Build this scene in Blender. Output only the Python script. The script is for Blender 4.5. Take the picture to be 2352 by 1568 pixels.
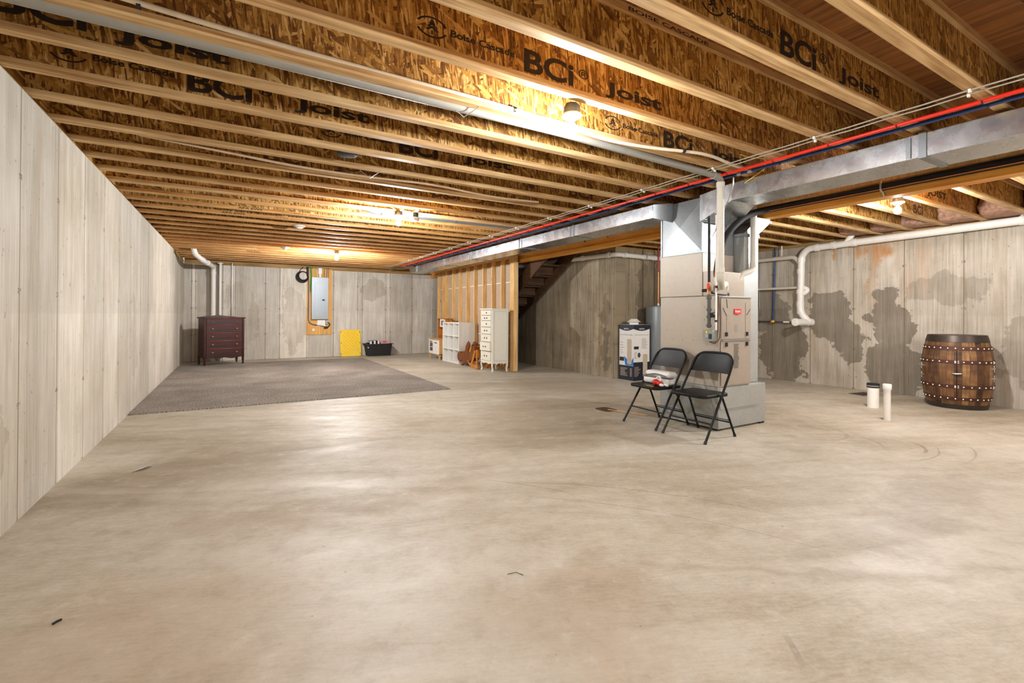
import bpy, bmesh, math, random
from mathutils import Vector, Matrix, Euler
random.seed(7)
PI = math.pi
for o in list(bpy.data.objects): bpy.data.objects.remove(o, do_unlink=True)
SC = bpy.context.scene
COL = SC.collection

# ------------------------------------------------------------------ camera
CH = 1.163                                        # camera height
FPX, YAW, PIT, ROL, V0 = 1083.08, .5321, .0046, .0053, 717.27
def _ray(a, b):
    c, s = math.cos(ROL), math.sin(ROL)
    A, B = c*a+s*b, -s*a+c*b
    cp, sp = math.cos(PIT), math.sin(PIT)
    d, z = cp+B*sp, sp-B*cp
    return Vector((A*math.cos(YAW)+d*math.sin(YAW), -A*math.sin(YAW)+d*math.cos(YAW), z))
fw = _ray(0, 0); rt = (_ray(1, 0)-fw).normalized(); fw.normalize(); up = rt.cross(fw)
cam = bpy.data.cameras.new('camera'); cam_o = bpy.data.objects.new('camera', cam); COL.objects.link(cam_o)
cam_o.matrix_world = Matrix(((rt.x, up.x, -fw.x, 0), (rt.y, up.y, -fw.y, 0), (rt.z, up.z, -fw.z, CH), (0, 0, 0, 1)))
cam.sensor_width = 36; cam.sensor_fit = 'HORIZONTAL'; cam.lens = 36*FPX/2352
cam.shift_y = (V0-784)/2352; cam.clip_start = .05; cam.clip_end = 100
SC.camera = cam_o

# ------------------------------------------------------------------ world, exposure
w = bpy.data.worlds.new('world'); SC.world = w; w.use_nodes = True
bg = w.node_tree.nodes['Background']
bg.inputs[0].default_value = (.93, .96, 1.0, 1); bg.inputs[1].default_value = .33
SC.view_settings.view_transform = 'Standard'; SC.view_settings.look = 'None'
SC.view_settings.gamma = 1; SC.view_settings.use_curve_mapping = False
SC.view_settings.exposure = 1.32
BULB = [620., 1450., 2500., 1600., 2100., 1600.]                                      # emission of the lit lamp bulbs
BULBS = [(1.74, 2.26, 2.285), (1.72, 5.66, 2.285), (1.76, 9.94, 2.285), (5.99, 2.21, 2.285),
         (1.74, -1.55, 2.285), (5.99, -1.55, 2.285)]

# ------------------------------------------------------------------ node helpers
def lin(r, g, b):
    f = lambda c: (c/255/12.92) if c/255 <= .04045 else ((c/255+.055)/1.055)**2.4
    return (f(r), f(g), f(b), 1)

class NT:
    def __init__(s, name, rough=.6, metal=0., spec=.5):
        s.m = bpy.data.materials.new(name); s.m.use_nodes = True
        s.t = s.m.node_tree; s.b = s.t.nodes['Principled BSDF']
        s.b.inputs['Roughness'].default_value = rough; s.b.inputs['Metallic'].default_value = metal
        s.b.inputs['Specular IOR Level'].default_value = spec
    def n(s, ty, **k):
        q = s.t.nodes.new(ty)
        for a, v in k.items(): setattr(q, a, v)
        return q
    def put(s, sock, v):
        if v is None: return
        if isinstance(v, bpy.types.NodeSocket): s.t.links.new(v, sock)
        else: sock.default_value = v
    def M(s, op, a, b=None, c=None, clamp=False):
        q = s.n('ShaderNodeMath', operation=op, use_clamp=clamp)
        s.put(q.inputs[0], a); s.put(q.inputs[1], b); s.put(q.inputs[2], c)
        return q.outputs[0]
    def pos(s):
        g = s.n('ShaderNodeNewGeometry'); x = s.n('ShaderNodeSeparateXYZ')
        s.t.links.new(g.outputs['Position'], x.inputs[0]); return x.outputs[0], x.outputs[1], x.outputs[2]
    def obj(s):
        g = s.n('ShaderNodeTexCoord'); x = s.n('ShaderNodeSeparateXYZ')
        s.t.links.new(g.outputs['Object'], x.inputs[0]); return x.outputs[0], x.outputs[1], x.outputs[2]
    def vec(s, x, y, z=0.):
        q = s.n('ShaderNodeCombineXYZ'); s.put(q.inputs[0], x); s.put(q.inputs[1], y); s.put(q.inputs[2], z); return q.outputs[0]
    def noise(s, v, scale=1., detail=4., rough=.55, dist=0., color=False):
        q = s.n('ShaderNodeTexNoise'); s.put(q.inputs['Vector'], v); q.inputs['Scale'].default_value = scale
        q.inputs['Detail'].default_value = detail; q.inputs['Roughness'].default_value = rough; q.inputs['Distortion'].default_value = dist
        return q.outputs['Color' if color else 'Fac']
    def ramp(s, f, stops, interp='LINEAR'):
        q = s.n('ShaderNodeValToRGB'); q.color_ramp.interpolation = interp; e = q.color_ramp.elements
        while len(e) < len(stops): e.new(.5)
        for i, (p, c) in enumerate(stops):
            e[i].position = p; e[i].color = c if len(c) == 4 else (*c, 1)
        s.put(q.inputs[0], f); return q.outputs[0]
    def gray(s, f, a, b, va=0., vb=1.):
        q = s.n('ShaderNodeMapRange'); q.clamp = True
        s.put(q.inputs[0], f); q.inputs[1].default_value = a; q.inputs[2].default_value = b
        q.inputs[3].default_value = va; q.inputs[4].default_value = vb; return q.outputs[0]
    def mix(s, f, a, b, mode='MIX'):
        q = s.n('ShaderNodeMix', data_type='RGBA', blend_type=mode)
        s.put(q.inputs[0], f); s.put(q.inputs[6], a); s.put(q.inputs[7], b); return q.outputs[2]
    def col(s, c): s.put(s.b.inputs['Base Color'], c)
    def bump(s, h, strength=.3, dist=.01):
        q = s.n('ShaderNodeBump'); q.inputs['Strength'].default_value = strength; q.inputs['Distance'].default_value = dist
        s.put(q.inputs['Height'], h); s.t.links.new(q.outputs[0], s.b.inputs['Normal'])

def plain(name, c, rough=.5, metal=0., var=.12, scale=14., spec=.5):
    """an even coloured surface with slight procedural wear"""
    n = NT(name, rough, metal, spec); x, y, z = n.obj()
    f = n.noise(n.vec(x, y, z), scale, 5)
    k = n.gray(f, .3, .7, 1-var, 1+var*.5)
    n.col(n.mix(1., c, n.mix(k, (0, 0, 0, 1), (1, 1, 1, 1)), 'MULTIPLY'))
    n.bump(f, .04, .005)
    return n.m

def lines(n, s, seams, wd):
    acc = None
    for a in seams:
        c = n.M('COMPARE', s, float(a), wd)
        acc = c if acc is None else n.M('MAXIMUM', acc, c)
    return acc

def concrete_wall(name, axis, seams, light, dark, stains=(), rust=(), pour=(1.17, .06), wet=(.33, .28, .20, 1), seed=1, tone=(.82, 1.1)):
    n = NT(name, .82, 0, .25); x, y, z = n.pos(); s = x if axis == 'x' else y
    rnd = random.Random(seed)
    seams = sorted(seams); lo, hi = seams[0]-1, seams[-1]+1
    st = [(0., (rnd.uniform(*tone),)*3)]
    for a in seams[:30]: st.append(((a-lo)/(hi-lo), (rnd.uniform(*tone),)*3))
    panel = n.ramp(n.gray(s, lo, hi), st, 'CONSTANT')
    fine = n.noise(n.vec(n.M('MULTIPLY', s, 55.), n.M('MULTIPLY', z, 1.6), seed), 1, 3)
    mid = n.noise(n.vec(n.M('MULTIPLY', s, 9.), n.M('MULTIPLY', z, .8), seed+5), 1, 4)
    blot = n.noise(n.vec(s, z, seed+9), 1.3, 5, .6)
    f = n.M('ADD', n.M('MULTIPLY', fine, .32), n.M('ADD', n.M('MULTIPLY', mid, .33), n.M('MULTIPLY', blot, .35)))
    c = n.mix(n.gray(f, .36, .62), dark, light)
    c = n.mix(1., c, panel, 'MULTIPLY')
    dirt = n.noise(n.vec(n.M('MULTIPLY', s, 5.), n.M('MULTIPLY', z, .55), seed+31), 1, 5, .7)
    c = n.mix(n.M('MULTIPLY', n.gray(dirt, .52, .68, 0, .5), n.gray(fine, .35, .6, .5, 1)), c, n.mix(.5, dark, lin(150, 122, 78)))
    band = n.gray(n.M('ADD', z, n.M('MULTIPLY', blot, .02)), pour[0]-.004, pour[0]+.008, 1.+pour[1], 1.)
    c = n.mix(1., c, n.vec(band, band, band), 'MULTIPLY')
    # damp patches with a ragged outline
    wob = n.noise(n.vec(s, z, seed+2), 3.2, 6, .62, color=True)
    wx = n.n('ShaderNodeSeparateXYZ'); n.t.links.new(wob, wx.inputs[0])
    sw = n.M('ADD', s, n.M('MULTIPLY', n.M('SUBTRACT', wx.outputs[0], .5), .75))
    zw = n.M('ADD', z, n.M('MULTIPLY', n.M('SUBTRACT', wx.outputs[1], .5), .75))
    acc = None
    for (a, b, ra, rb, k) in stains:
        da = n.M('DIVIDE', n.M('SUBTRACT', sw, a), ra); db = n.M('DIVIDE', n.M('SUBTRACT', zw, b), rb)
        d = n.M('ADD', n.M('MULTIPLY', da, da), n.M('MULTIPLY', db, db))
        v = n.M('MULTIPLY', n.gray(d, .96, 1.04, 1, 0), k)
        acc = v if acc is None else n.M('MAXIMUM', acc, v)
    if acc is not None:
        wetc = n.mix(n.gray(f, .36, .62), tuple(v*.55 for v in wet[:3])+(1,), wet)
        c = n.mix(acc, c, wetc)
    for (a, b, ra, rb, k) in rust:
        da = n.M('DIVIDE', n.M('SUBTRACT', sw, a), ra); db = n.M('DIVIDE', n.M('SUBTRACT', zw, b), rb)
        d = n.M('ADD', n.M('MULTIPLY', da, da), n.M('MULTIPLY', db, db))
        v = n.M('MULTIPLY', n.gray(d, .2, 1.2, 1, 0), n.M('MULTIPLY', n.gray(mid, .35, .6), k))
        c = n.mix(v, c, lin(176, 120, 58))
    # pits, tie holes and the joints between form panels
    pit = n.noise(n.vec(n.M('MULTIPLY', s, 26.), n.M('MULTIPLY', z, 18.), seed), 1, 2)
    c = n.mix(n.gray(pit, .67, .73, 0, .5), c, lin(96, 84, 66))
    ln = lines(n, n.M('ADD', s, n.M('MULTIPLY', n.M('SUBTRACT', mid, .5), .006)), seams, .0055)
    near = lines(n, s, seams, .024)
    tz = n.M('COMPARE', n.M('PINGPONG', z, .32), .32 if False else 0.0, .016)
    tie = n.M('MULTIPLY', n.M('MULTIPLY', near, tz), n.gray(n.noise(n.vec(s, z, 3.), 45, 2), .42, .58))
    c = n.mix(n.M('MULTIPLY', tie, .75), c, lin(92, 80, 58))
    c = n.mix(n.M('MULTIPLY', ln, .8), c, lin(112, 92, 58))
    n.col(c)
    n.bump(n.M('SUBTRACT', n.M('ADD', n.M('MULTIPLY', fine, .4), n.M('MULTIPLY', mid, .4)), n.M('MULTIPLY', ln, 1.2)), .35, .006)
    return n.m

def floor_mat():
    n = NT('floor_concrete', .5, 0, .3); x, y, z = n.pos()
    big = n.noise(n.vec(x, y, 1.), .55, 6, .6, .6)
    # long trowel sweeps
    u = n.M('ADD', n.M('MULTIPLY', x, .92), n.M('MULTIPLY', y, -.39)); v = n.M('ADD', n.M('MULTIPLY', x, .39), n.M('MULTIPLY', y, .92))
    sweep = n.noise(n.vec(n.M('MULTIPLY', u, .6), n.M('MULTIPLY', v, 2.6), 4.), 1.2, 7, .62, .9)
    grain = n.noise(n.vec(n.M('MULTIPLY', u, 14.), n.M('MULTIPLY', v, 60.), 4.), 1.2, 4, .6)
    fine = n.noise(n.vec(x, y, 0.), 60, 4, .7)
    f = n.M('ADD', n.M('ADD', n.M('MULTIPLY', big, .40), n.M('MULTIPLY', sweep, .30)), n.M('ADD', n.M('MULTIPLY', grain, .16), n.M('MULTIPLY', fine, .14)))
    c = n.ramp(f, [(.36, lin(148, 137, 116)), (.46, lin(176, 166, 146)), (.54, lin(193, 185, 168)), (.68, lin(209, 203, 189))])
    wob = n.noise(n.vec(x, y, 6.), 1.7, 7, .62, color=True)
    wx = n.n('ShaderNodeSeparateXYZ'); n.t.links.new(wob, wx.inputs[0])
    xw = n.M('ADD', x, n.M('MULTIPLY', n.M('SUBTRACT', wx.outputs[0], .5), 1.4))
    yw = n.M('ADD', y, n.M('MULTIPLY', n.M('SUBTRACT', wx.outputs[1], .5), 1.4))
    for (a, b, ra, rb, k, cc) in [(.25, 4.35, 1.0, .42, .5, (146, 128, 104)), (-.55, 4.0, .5, .5, .45, (144, 126, 102)), (2.7, 3.9, .75, .7, .5, (140, 124, 98)),
                                  (3.6, 4.9, 1.3, .6, .5, (152, 134, 106)), (.55, 3.0, .9, .25, .45, (160, 138, 108)), (1.2, 1.45, .45, .3, .45, (168, 148, 120)),
                                  (-.35, 1.9, .55, .6, .4, (180, 156, 124)), (.5, 1.0, .8, .35, .3, (188, 164, 132)), (4.6, 6.4, 1.0, .9, .5, (150, 130, 104)),
                                  (3.4, 1.2, 1.3, .16, .4, (160, 148, 132)), (1.6, 4.75, .5, .15, .4, (165, 145, 118)), (5.5, 4.4, .7, .5, .35, (160, 140, 114))]:
        da = n.M('DIVIDE', n.M('SUBTRACT', xw, a), ra); db = n.M('DIVIDE', n.M('SUBTRACT', yw, b), rb)
        d = n.M('ADD', n.M('MULTIPLY', da, da), n.M('MULTIPLY', db, db))
        c = n.mix(n.gray(d, .2, 1.5, k, 0), c, n.mix(n.gray(f, .4, .6), tuple(q*.8 for q in lin(*cc)[:3])+(1,), lin(*cc)))
    # a rough, scraped patch edge near the camera
    rp = n.M('ADD', n.M('MULTIPLY', n.M('SUBTRACT', wx.outputs[2], .5), .5), n.M('SUBTRACT', n.M('ADD', n.M('MULTIPLY', x, .55), n.M('MULTIPLY', y, .84)), 2.25))
    edge = n.M('MULTIPLY', n.gray(n.M('ABSOLUTE', rp), .0, .05, 1, 0), n.gray(x, 1.1, 1.3))
    edge = n.M('MULTIPLY', edge, n.gray(y, 1.75, 1.5))
    c = n.mix(n.M('MULTIPLY', edge, .30), c, lin(132, 112, 82))
    # curved tyre and scrape marks
    for (a, b, r, wd, x0, x1, y0, y1, k) in [(5.0, 2.62, .36, .010, 4.6, 5.5, 2.2, 2.75, .5), (4.9, 2.75, .5, .008, 4.6, 5.5, 2.2, 2.7, .4),
                                             (4.72, 2.42, .55, .010, 4.7, 5.4, 1.9, 2.3, .6), (5.05, 2.1, .42, .013, 5.0, 5.6, 1.6, 1.95, .7),
                                             (5.0, 2.35, .76, .008, 4.7, 5.9, 1.5, 1.75, .5), (5.1, 2.6, 1.2, .008, 4.9, 5.95, 1.35, 1.6, .6), (.65, 1.9, 1.43, .012, 1.55, 1.83, .84, 1.0, .9),
                                             (.2, 1.6, 1.9, .007, 1.5, 2.0, 2.4, 3.05, .5), (.4, .6, 2.55, .006, 1.6, 2.8, 1.2, 2.9, .5), (-.2, .3, 2.9, .006, 1.4, 2.6, 1.0, 2.6, .4)]:
        dx = n.M('SUBTRACT', x, a); dy = n.M('SUBTRACT', y, b)
        d = n.M('SQRT', n.M('ADD', n.M('MULTIPLY', dx, dx), n.M('MULTIPLY', dy, dy)))
        m = n.M('COMPARE', n.M('ADD', d, n.M('MULTIPLY', n.M('SUBTRACT', sweep, .5), .04)), r, wd)
        m = n.M('MULTIPLY', m, n.M('MULTIPLY', n.M('MULTIPLY', n.gray(x, x0, x0+.15), n.gray(x, x1-.15, x1, 1, 0)), n.M('MULTIPLY', n.gray(y, y0, y0+.1), n.gray(y, y1-.1, y1, 1, 0))))
        c = n.mix(n.M('MULTIPLY', m, n.M('MULTIPLY', n.gray(grain, .3, .55), k)), c, lin(122, 108, 92))
    mott = n.noise(n.vec(x, y, 12.), 7., 7, .7)
    c = n.mix(n.gray(mott, .50, .68, 0, .38), c, lin(150, 134, 110))
    c = n.mix(n.gray(mott, .44, .30, 0, .35), c, lin(222, 215, 204))
    spot = n.noise(n.vec(x, y, 2.), 17, 2)
    c = n.mix(n.gray(spot, .74, .78, 0, .55), c, lin(120, 98, 72))
    n.col(c)
    n.put(n.b.inputs['Roughness'], n.gray(n.M('ADD', n.M('MULTIPLY', sweep, .6), n.M('MULTIPLY', big, .4)), .35, .65, .66, .42))
    n.bump(n.M('ADD', n.M('MULTIPLY', sweep, .7), n.M('MULTIPLY', fine, .15)), .10, .02)
    return n.m

def osb_mat(name, axes='xz', cols=None):
    n = NT(name, .6, 0, .3); x, y, z = n.pos(); P = dict(x=x, y=y, z=z); a, b = P[axes[0]], P[axes[1]]
    off = n.M('MULTIPLY', n.M('FLOOR', n.M('MULTIPLY', y if axes == 'xz' else z, 2.46)), 3.7)
    cols = cols or [(0., lin(60, 32, 11)), (.2, lin(108, 66, 26)), (.42, lin(154, 108, 46)), (.64, lin(194, 146, 72)), (.85, lin(230, 192, 126))]
    val = None; wt = None
    for i, (ang, su, sv, th) in enumerate([(80, 44, 9, 0), (60, 38, 8, .52), (112, 42, 9, .55), (25, 52, 13, .72), (92, 80, 9, .55), (98, 110, 14, .62), (150, 50, 12, .80)]):
        c, s = math.cos(math.radians(ang)), math.sin(math.radians(ang))
        u = n.M('ADD', n.M('MULTIPLY', a, c), n.M('MULTIPLY', b, s)); v = n.M('ADD', n.M('MULTIPLY', a, -s), n.M('MULTIPLY', b, c))
        q = n.n('ShaderNodeTexVoronoi', voronoi_dimensions='2D', feature='F1'); q.inputs['Scale'].default_value = 1
        q.inputs['Randomness'].default_value = 1
        n.put(q.inputs['Vector'], n.vec(n.M('ADD', n.M('MULTIPLY', u, float(sv)), off), n.M('ADD', n.M('MULTIPLY', v, float(su)), i*3.1)))
        sp = n.n('ShaderNodeSeparateColor'); n.t.links.new(q.outputs['Color'], sp.inputs[0])
        if val is None: val = sp.outputs[0]
        else:
            k = n.gray(sp.outputs[1], th, th+.01)
            q2 = n.n('ShaderNodeMix', data_type='FLOAT'); n.put(q2.inputs[0], k); n.put(q2.inputs[2], val); n.put(q2.inputs[3], sp.outputs[0]); val = q2.outputs[0]
    gr = n.noise(n.vec(n.M('MULTIPLY', a, 60.), n.M('MULTIPLY', b, 60.), off), 1, 3)
    cl = n.noise(n.vec(a, b, off), 3., 3)
    f = n.M('ADD', n.M('MULTIPLY', val, .62), n.M('ADD', n.M('MULTIPLY', gr, .30), n.M('MULTIPLY', n.M('SUBTRACT', cl, .5), .5)))
    n.col(n.ramp(f, cols)); n.bump(f, .3, .004)
    return n.m

def wood(name, light, dark, axis='x', rough=.6, scale=1., knots=0., spec=.3, local=False):
    n = NT(name, rough, 0, spec); x, y, z = n.obj() if local else n.pos()
    S = dict(x=(2., 42., 42.), y=(42., 2., 42.), z=(42., 42., 2.))[axis]
    v = n.vec(n.M('MULTIPLY', x, S[0]*scale), n.M('MULTIPLY', y, S[1]*scale), n.M('MULTIPLY', z, S[2]*scale))
    g = n.noise(v, 1, 5, .6, .4)
    l = dict(x=x, y=y, z=z)[axis]
    b = n.noise(n.vec(x, y, z), 2.2, 3)
    f = n.M('ADD', n.M('MULTIPLY', g, .7), n.M('MULTIPLY', b, .3))
    c = n.mix(n.gray(f, .36, .62), dark, light)
    if knots:
        q = n.n('ShaderNodeTexVoronoi', feature='F1'); q.inputs['Scale'].default_value = 1
        k = dict(x=(1.6, 8, 8), y=(8, 1.6, 8), z=(6., 6., 2.2))[axis]
        n.put(q.inputs['Vector'], n.vec(n.M('MULTIPLY', x, k[0]), n.M('MULTIPLY', y, k[1]), n.M('MULTIPLY', z, k[2])))
        c = n.mix(n.gray(q.outputs['Distance'], .10, .16, knots, 0), c, lin(92, 50, 18))
    n.col(c); n.bump(g, .2, .003)
    return n.m

def galv(name, base=(.60, .61, .62, 1), rough=.26, metal=.9, scuff=.05):
    n = NT(name, rough, metal); x, y, z = n.pos()
    v = n.n('ShaderNodeTexVoronoi'); v.inputs['Scale'].default_value = 55; n.put(v.inputs['Vector'], n.vec(x, y, z))
    sp = n.n('ShaderNodeSeparateColor'); n.t.links.new(v.outputs['Color'], sp.inputs[0])
    s = n.noise(n.vec(x, y, z), 5, 6, .7)
    d = n.noise(n.vec(n.M('MULTIPLY', x, 5.), n.M('MULTIPLY', y, 5.), n.M('MULTIPLY', z, 30.)), 1.4, 6, .75, 1.)
    k = n.M('ADD', n.gray(sp.outputs[0], 0, 1, .95, 1.03), n.gray(s, .35, .65, -.05, .05))
    c = n.mix(1., base, n.vec(k, k, k), 'MULTIPLY')
    c = n.mix(n.gray(d, .62, .74, 0, scuff), c, (.8, .8, .8, 1))
    n.col(c); n.put(n.b.inputs['Roughness'], n.gray(s, .3, .7, rough-.04, rough+.06))
    n.bump(s, .02, .01)
    return n.m

def emit(name, c, e):
    n = NT(name); n.b.inputs['Base Color'].default_value = c
    n.b.inputs['Emission Color'].default_value = c; n.b.inputs['Emission Strength'].default_value = e
    return n.m

# ------------------------------------------------------------------ mesh helpers
class MB:
    def __init__(s): s.v = []; s.f = []
    def add(s, vs, fs, mat=None):
        k = len(s.v)
        s.v += [tuple(mat @ Vector(p)) if mat is not None else tuple(p) for p in vs]
        s.f += [tuple(i+k for i in f) for f in fs]; return s
    def box(s, x0, x1, y0, y1, z0, z1, mat=None):
        vs = [(x, y, z) for z in (z0, z1) for y in (y0, y1) for x in (x0, x1)]
        return s.add(vs, [(0, 2, 3, 1), (4, 5, 7, 6), (0, 1, 5, 4), (2, 6, 7, 3), (0, 4, 6, 2), (1, 3, 7, 5)], mat)
    def rbox(s, x0, x1, y0, y1, z0, z1, r, axis='z', seg=4, mat=None):
        """box whose four edges along one axis are rounded"""
        def rr(a0, a1, b0, b1):
            L = []
            for (ca, cb, t0) in ((a1-r, b1-r, 0), (a0+r, b1-r, 90), (a0+r, b0+r, 180), (a1-r, b0+r, 270)):
                for i in range(seg+1):
                    t = math.radians(t0+90*i/seg); L.append((ca+r*math.cos(t), cb+r*math.sin(t)))
            return L
        if axis == 'z': return s.prism(rr(x0, x1, y0, y1), z0, z1, 'z', mat)
        if axis == 'y': return s.prism(rr(x0, x1, z0, z1), y0, y1, 'y', mat)
        return s.prism(rr(y0, y1, z0, z1), x0, x1, 'x', mat)
    def prism(s, poly, a, b, axis='z', mat=None):
        n = len(poly)
        P = {'z': lambda p, h: (p[0], p[1], h), 'y': lambda p, h: (p[0], h, p[1]), 'x': lambda p, h: (h, p[0], p[1])}[axis]
        vs = [P(p, a) for p in poly]+[P(p, b) for p in poly]
        fs = [tuple(range(n))[::-1], tuple(range(n, 2*n))]+[(i, (i+1) % n, n+(i+1) % n, n+i) for i in range(n)]
        return s.add(vs, fs, mat)
    def tube(s, pts, r, seg=12, mat=None, cap=True):
        pts = [Vector(p) for p in pts]; n = len(pts); R = r if isinstance(r, (list, tuple)) else [r]*n
        T = []
        for i in range(n):
            a = pts[max(i-1, 0)]; b = pts[min(i+1, n-1)]; T.append((b-a).normalized())
        up_ = Vector((0, 0, 1)) if abs(T[0].z) < .9 else Vector((1, 0, 0))
        u = T[0].cross(up_).normalized(); vs = []; fs = []
        for i in range(n):
            if i: u = (u-T[i]*u.dot(T[i])).normalized()
            w_ = T[i].cross(u)
            k = 1.
            if 0 < i < n-1:
                c = T[i].dot((pts[i]-pts[i-1]).normalized()); k = 1/max(c, .6)
            for j in range(seg):
                t = 2*PI*j/seg; vs.append(pts[i]+(u*math.cos(t)+w_*math.sin(t))*R[i])
        for i in range(n-1):
            for j in range(seg):
                fs.append((i*seg+j, i*seg+(j+1) % seg, (i+1)*seg+(j+1) % seg, (i+1)*seg+j))
        if cap: fs += [tuple(range(seg))[::-1], tuple(range((n-1)*seg, n*seg))]
        return s.add(vs, fs, mat)
    def lathe(s, prof, c=(0, 0, 0), seg=32, axis='z', mat=None, cap=True):
        vs = []; fs = []; n = len(prof)
        for (r, h) in prof:
            for j in range(seg):
                t = 2*PI*j/seg; a, b = r*math.cos(t), r*math.sin(t)
                vs.append({'z': (c[0]+a, c[1]+b, c[2]+h), 'y': (c[0]+a, c[1]+h, c[2]+b), 'x': (c[0]+h, c[1]+a, c[2]+b)}[axis])
        for i in range(n-1):
            for j in range(seg):
                fs.append((i*seg+j, i*seg+(j+1) % seg, (i+1)*seg+(j+1) % seg, (i+1)*seg+j))
        if cap: fs += [tuple(range(seg))[::-1], tuple(range((n-1)*seg, n*seg))]
        return s.add(vs, fs, mat)
    def sphere(s, c, r, seg=20, rings=12, sc=(1, 1, 1), mat=None):
        vs = []; fs = []
        for i in range(1, rings):
            p = PI*i/rings
            for j in range(seg):
                t = 2*PI*j/seg
                vs.append((c[0]+r*sc[0]*math.sin(p)*math.cos(t), c[1]+r*sc[1]*math.sin(p)*math.sin(t), c[2]+r*sc[2]*math.cos(p)))
        top, bot = len(vs), len(vs)+1
        vs += [(c[0], c[1], c[2]+r*sc[2]), (c[0], c[1], c[2]-r*sc[2])]
        for i in range(rings-2):
            for j in range(seg): fs.append((i*seg+j, (i+1)*seg+j, (i+1)*seg+(j+1) % seg, i*seg+(j+1) % seg))
        for j in range(seg):
            fs.append((top, j, (j+1) % seg)); k = (rings-2)*seg; fs.append((bot, k+(j+1) % seg, k+j))
        return s.add(vs, fs, mat)
    def build(s, name, m, parent=None, bevel=0., local=False, smooth=40, subd=0):
        """link as ONE mesh object with its origin at the bottom centre of its bounds"""
        xs, ys, zs = zip(*s.v)
        o = Vector(((min(xs)+max(xs))/2, (min(ys)+max(ys))/2, min(zs)))
        if local: pass
        me = bpy.data.meshes.new(name); me.from_pydata([tuple(Vector(p)-o) for p in s.v], [], s.f)
        bm = bmesh.new(); bm.from_mesh(me); bmesh.ops.recalc_face_normals(bm, faces=bm.faces); bm.to_mesh(me); bm.free()
        me.polygons.foreach_set('use_smooth', [True]*len(me.polygons))
        me.set_sharp_from_angle(angle=math.radians(smooth))
        me.materials.append(m)
        ob = bpy.data.objects.new(name, me); COL.objects.link(ob)
        ob.location = o
        if parent is not None:
            ob.parent = parent
            if not local: ob.location = o - wloc(parent)
        if bevel:
            b = ob.modifiers.new('bevel', 'BEVEL'); b.width = bevel; b.segments = 2; b.limit_method = 'ANGLE'; b.angle_limit = math.radians(50)
        if subd:
            b = ob.modifiers.new('sub', 'SUBSURF'); b.levels = b.render_levels = subd
        return ob

def wloc(o):
    v = Vector(o.location)
    while o.parent: o = o.parent; v += Vector(o.location)
    return v
def thing(name, label, cat, loc=(0, 0, 0), rz=0., group=None):
    o = bpy.data.objects.new(name, None); COL.objects.link(o); o.location = loc; o.rotation_euler = (0, 0, rz)
    o.empty_display_size = .05; o['label'] = label; o['category'] = cat
    if group: o['group'] = group
    return o
def tag(o, label, cat, group=None):
    o['label'] = label; o['category'] = cat
    if group: o['group'] = group
    return o
def struct(o, label=None, cat=None):
    o['kind'] = 'structure'
    if label: o['label'] = label
    if cat: o['category'] = cat
    return o
def arc(c, r, a0, a1, n, ax1, ax2):
    c, ax1, ax2 = Vector(c), Vector(ax1), Vector(ax2)
    return [c+ax1*r*math.cos(math.radians(a0+(a1-a0)*i/n))+ax2*r*math.sin(math.radians(a0+(a1-a0)*i/n)) for i in range(n+1)]
def rounded(pts, r, n=6):
    """polyline with its corners rounded"""
    P = [Vector(p) for p in pts]; out = [P[0]]
    for i in range(1, len(P)-1):
        a = (P[i-1]-P[i]); b = (P[i+1]-P[i]); k = min(r, a.length*.49, b.length*.49)
        p0 = P[i]+a.normalized()*k; p2 = P[i]+b.normalized()*k
        for j in range(n+1):
            t = j/n; out.append(p0*(1-t)**2+P[i]*2*t*(1-t)+p2*t*t)
    return out+[P[-1]]
def text_mesh(string, w_, h_, origin, xd, yd, name, m, parent=None, off=.0, depth=.0006, local=False, bold=0.0):
    """writing fitted to a width and height; origin is its lower left corner"""
    cu = bpy.data.curves.new('t', 'FONT'); cu.body = string; cu.size = 1; cu.offset = bold; cu.resolution_u = 4
    to = bpy.data.objects.new('t', cu); COL.objects.link(to)
    dg = bpy.context.evaluated_depsgraph_get(); dg.update()
    me = bpy.data.meshes.new_from_object(to.evaluated_get(dg)); bpy.data.objects.remove(to)
    vs = [v.co.copy() for v in me.vertices]; fs = [tuple(p.vertices) for p in me.polygons]
    x0, x1 = min(v.x for v in vs), max(v.x for v in vs); y0, y1 = min(v.y for v in vs), max(v.y for v in vs)
    xd, yd = Vector(xd), Vector(yd); O = Vector(origin)
    mb = MB(); mb.add([O+xd*((v.x-x0)/(x1-x0)*w_)+yd*((v.y-y0)/(y1-y0)*h_) for v in vs], fs)
    bpy.data.meshes.remove(me)
    return mb if name is None else mb.build(name, m, parent, local=local)
def copy_tree(o, parent=None):
    c = o.copy(); COL.objects.link(c)
    if parent is not None: c.parent = parent
    for ch in list(o.children): copy_tree(ch, c)
    return c

# ------------------------------------------------------------------ materials
LW = [3.663+.656*i for i in range(-8, 16)]
RWS = [4.417-.665*i for i in range(-4, 10)]
M = {}
M['floor'] = floor_mat()
M['wl'] = concrete_wall('left_wall_concrete', 'y', LW, lin(214, 208, 196), lin(176, 166, 146), seed=3, tone=(.82, 1.06), pour=(1.163, .07),
                        stains=[(3.2, .45, .28, .35, .35), (7.2, .9, .22, .5, .25)], wet=lin(164, 148, 118))
M['wb'] = concrete_wall('back_wall_concrete', 'x', [-.88, -.8, -.25, .02, .68, 1.01, 1.66, 2.33, 2.97, 3.10, 3.76, 3.89, 4.54, 5.19], lin(232, 226, 214), lin(186, 176, 160), seed=8, tone=(.72, 1.06), pour=(1.2, .05),
                        stains=[(.2, 1.2, .35, .9, .3), (3.4, 1.85, .35, .3, .45), (1.35, 1.0, .3, .9, .3)], wet=lin(168, 152, 128))
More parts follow.
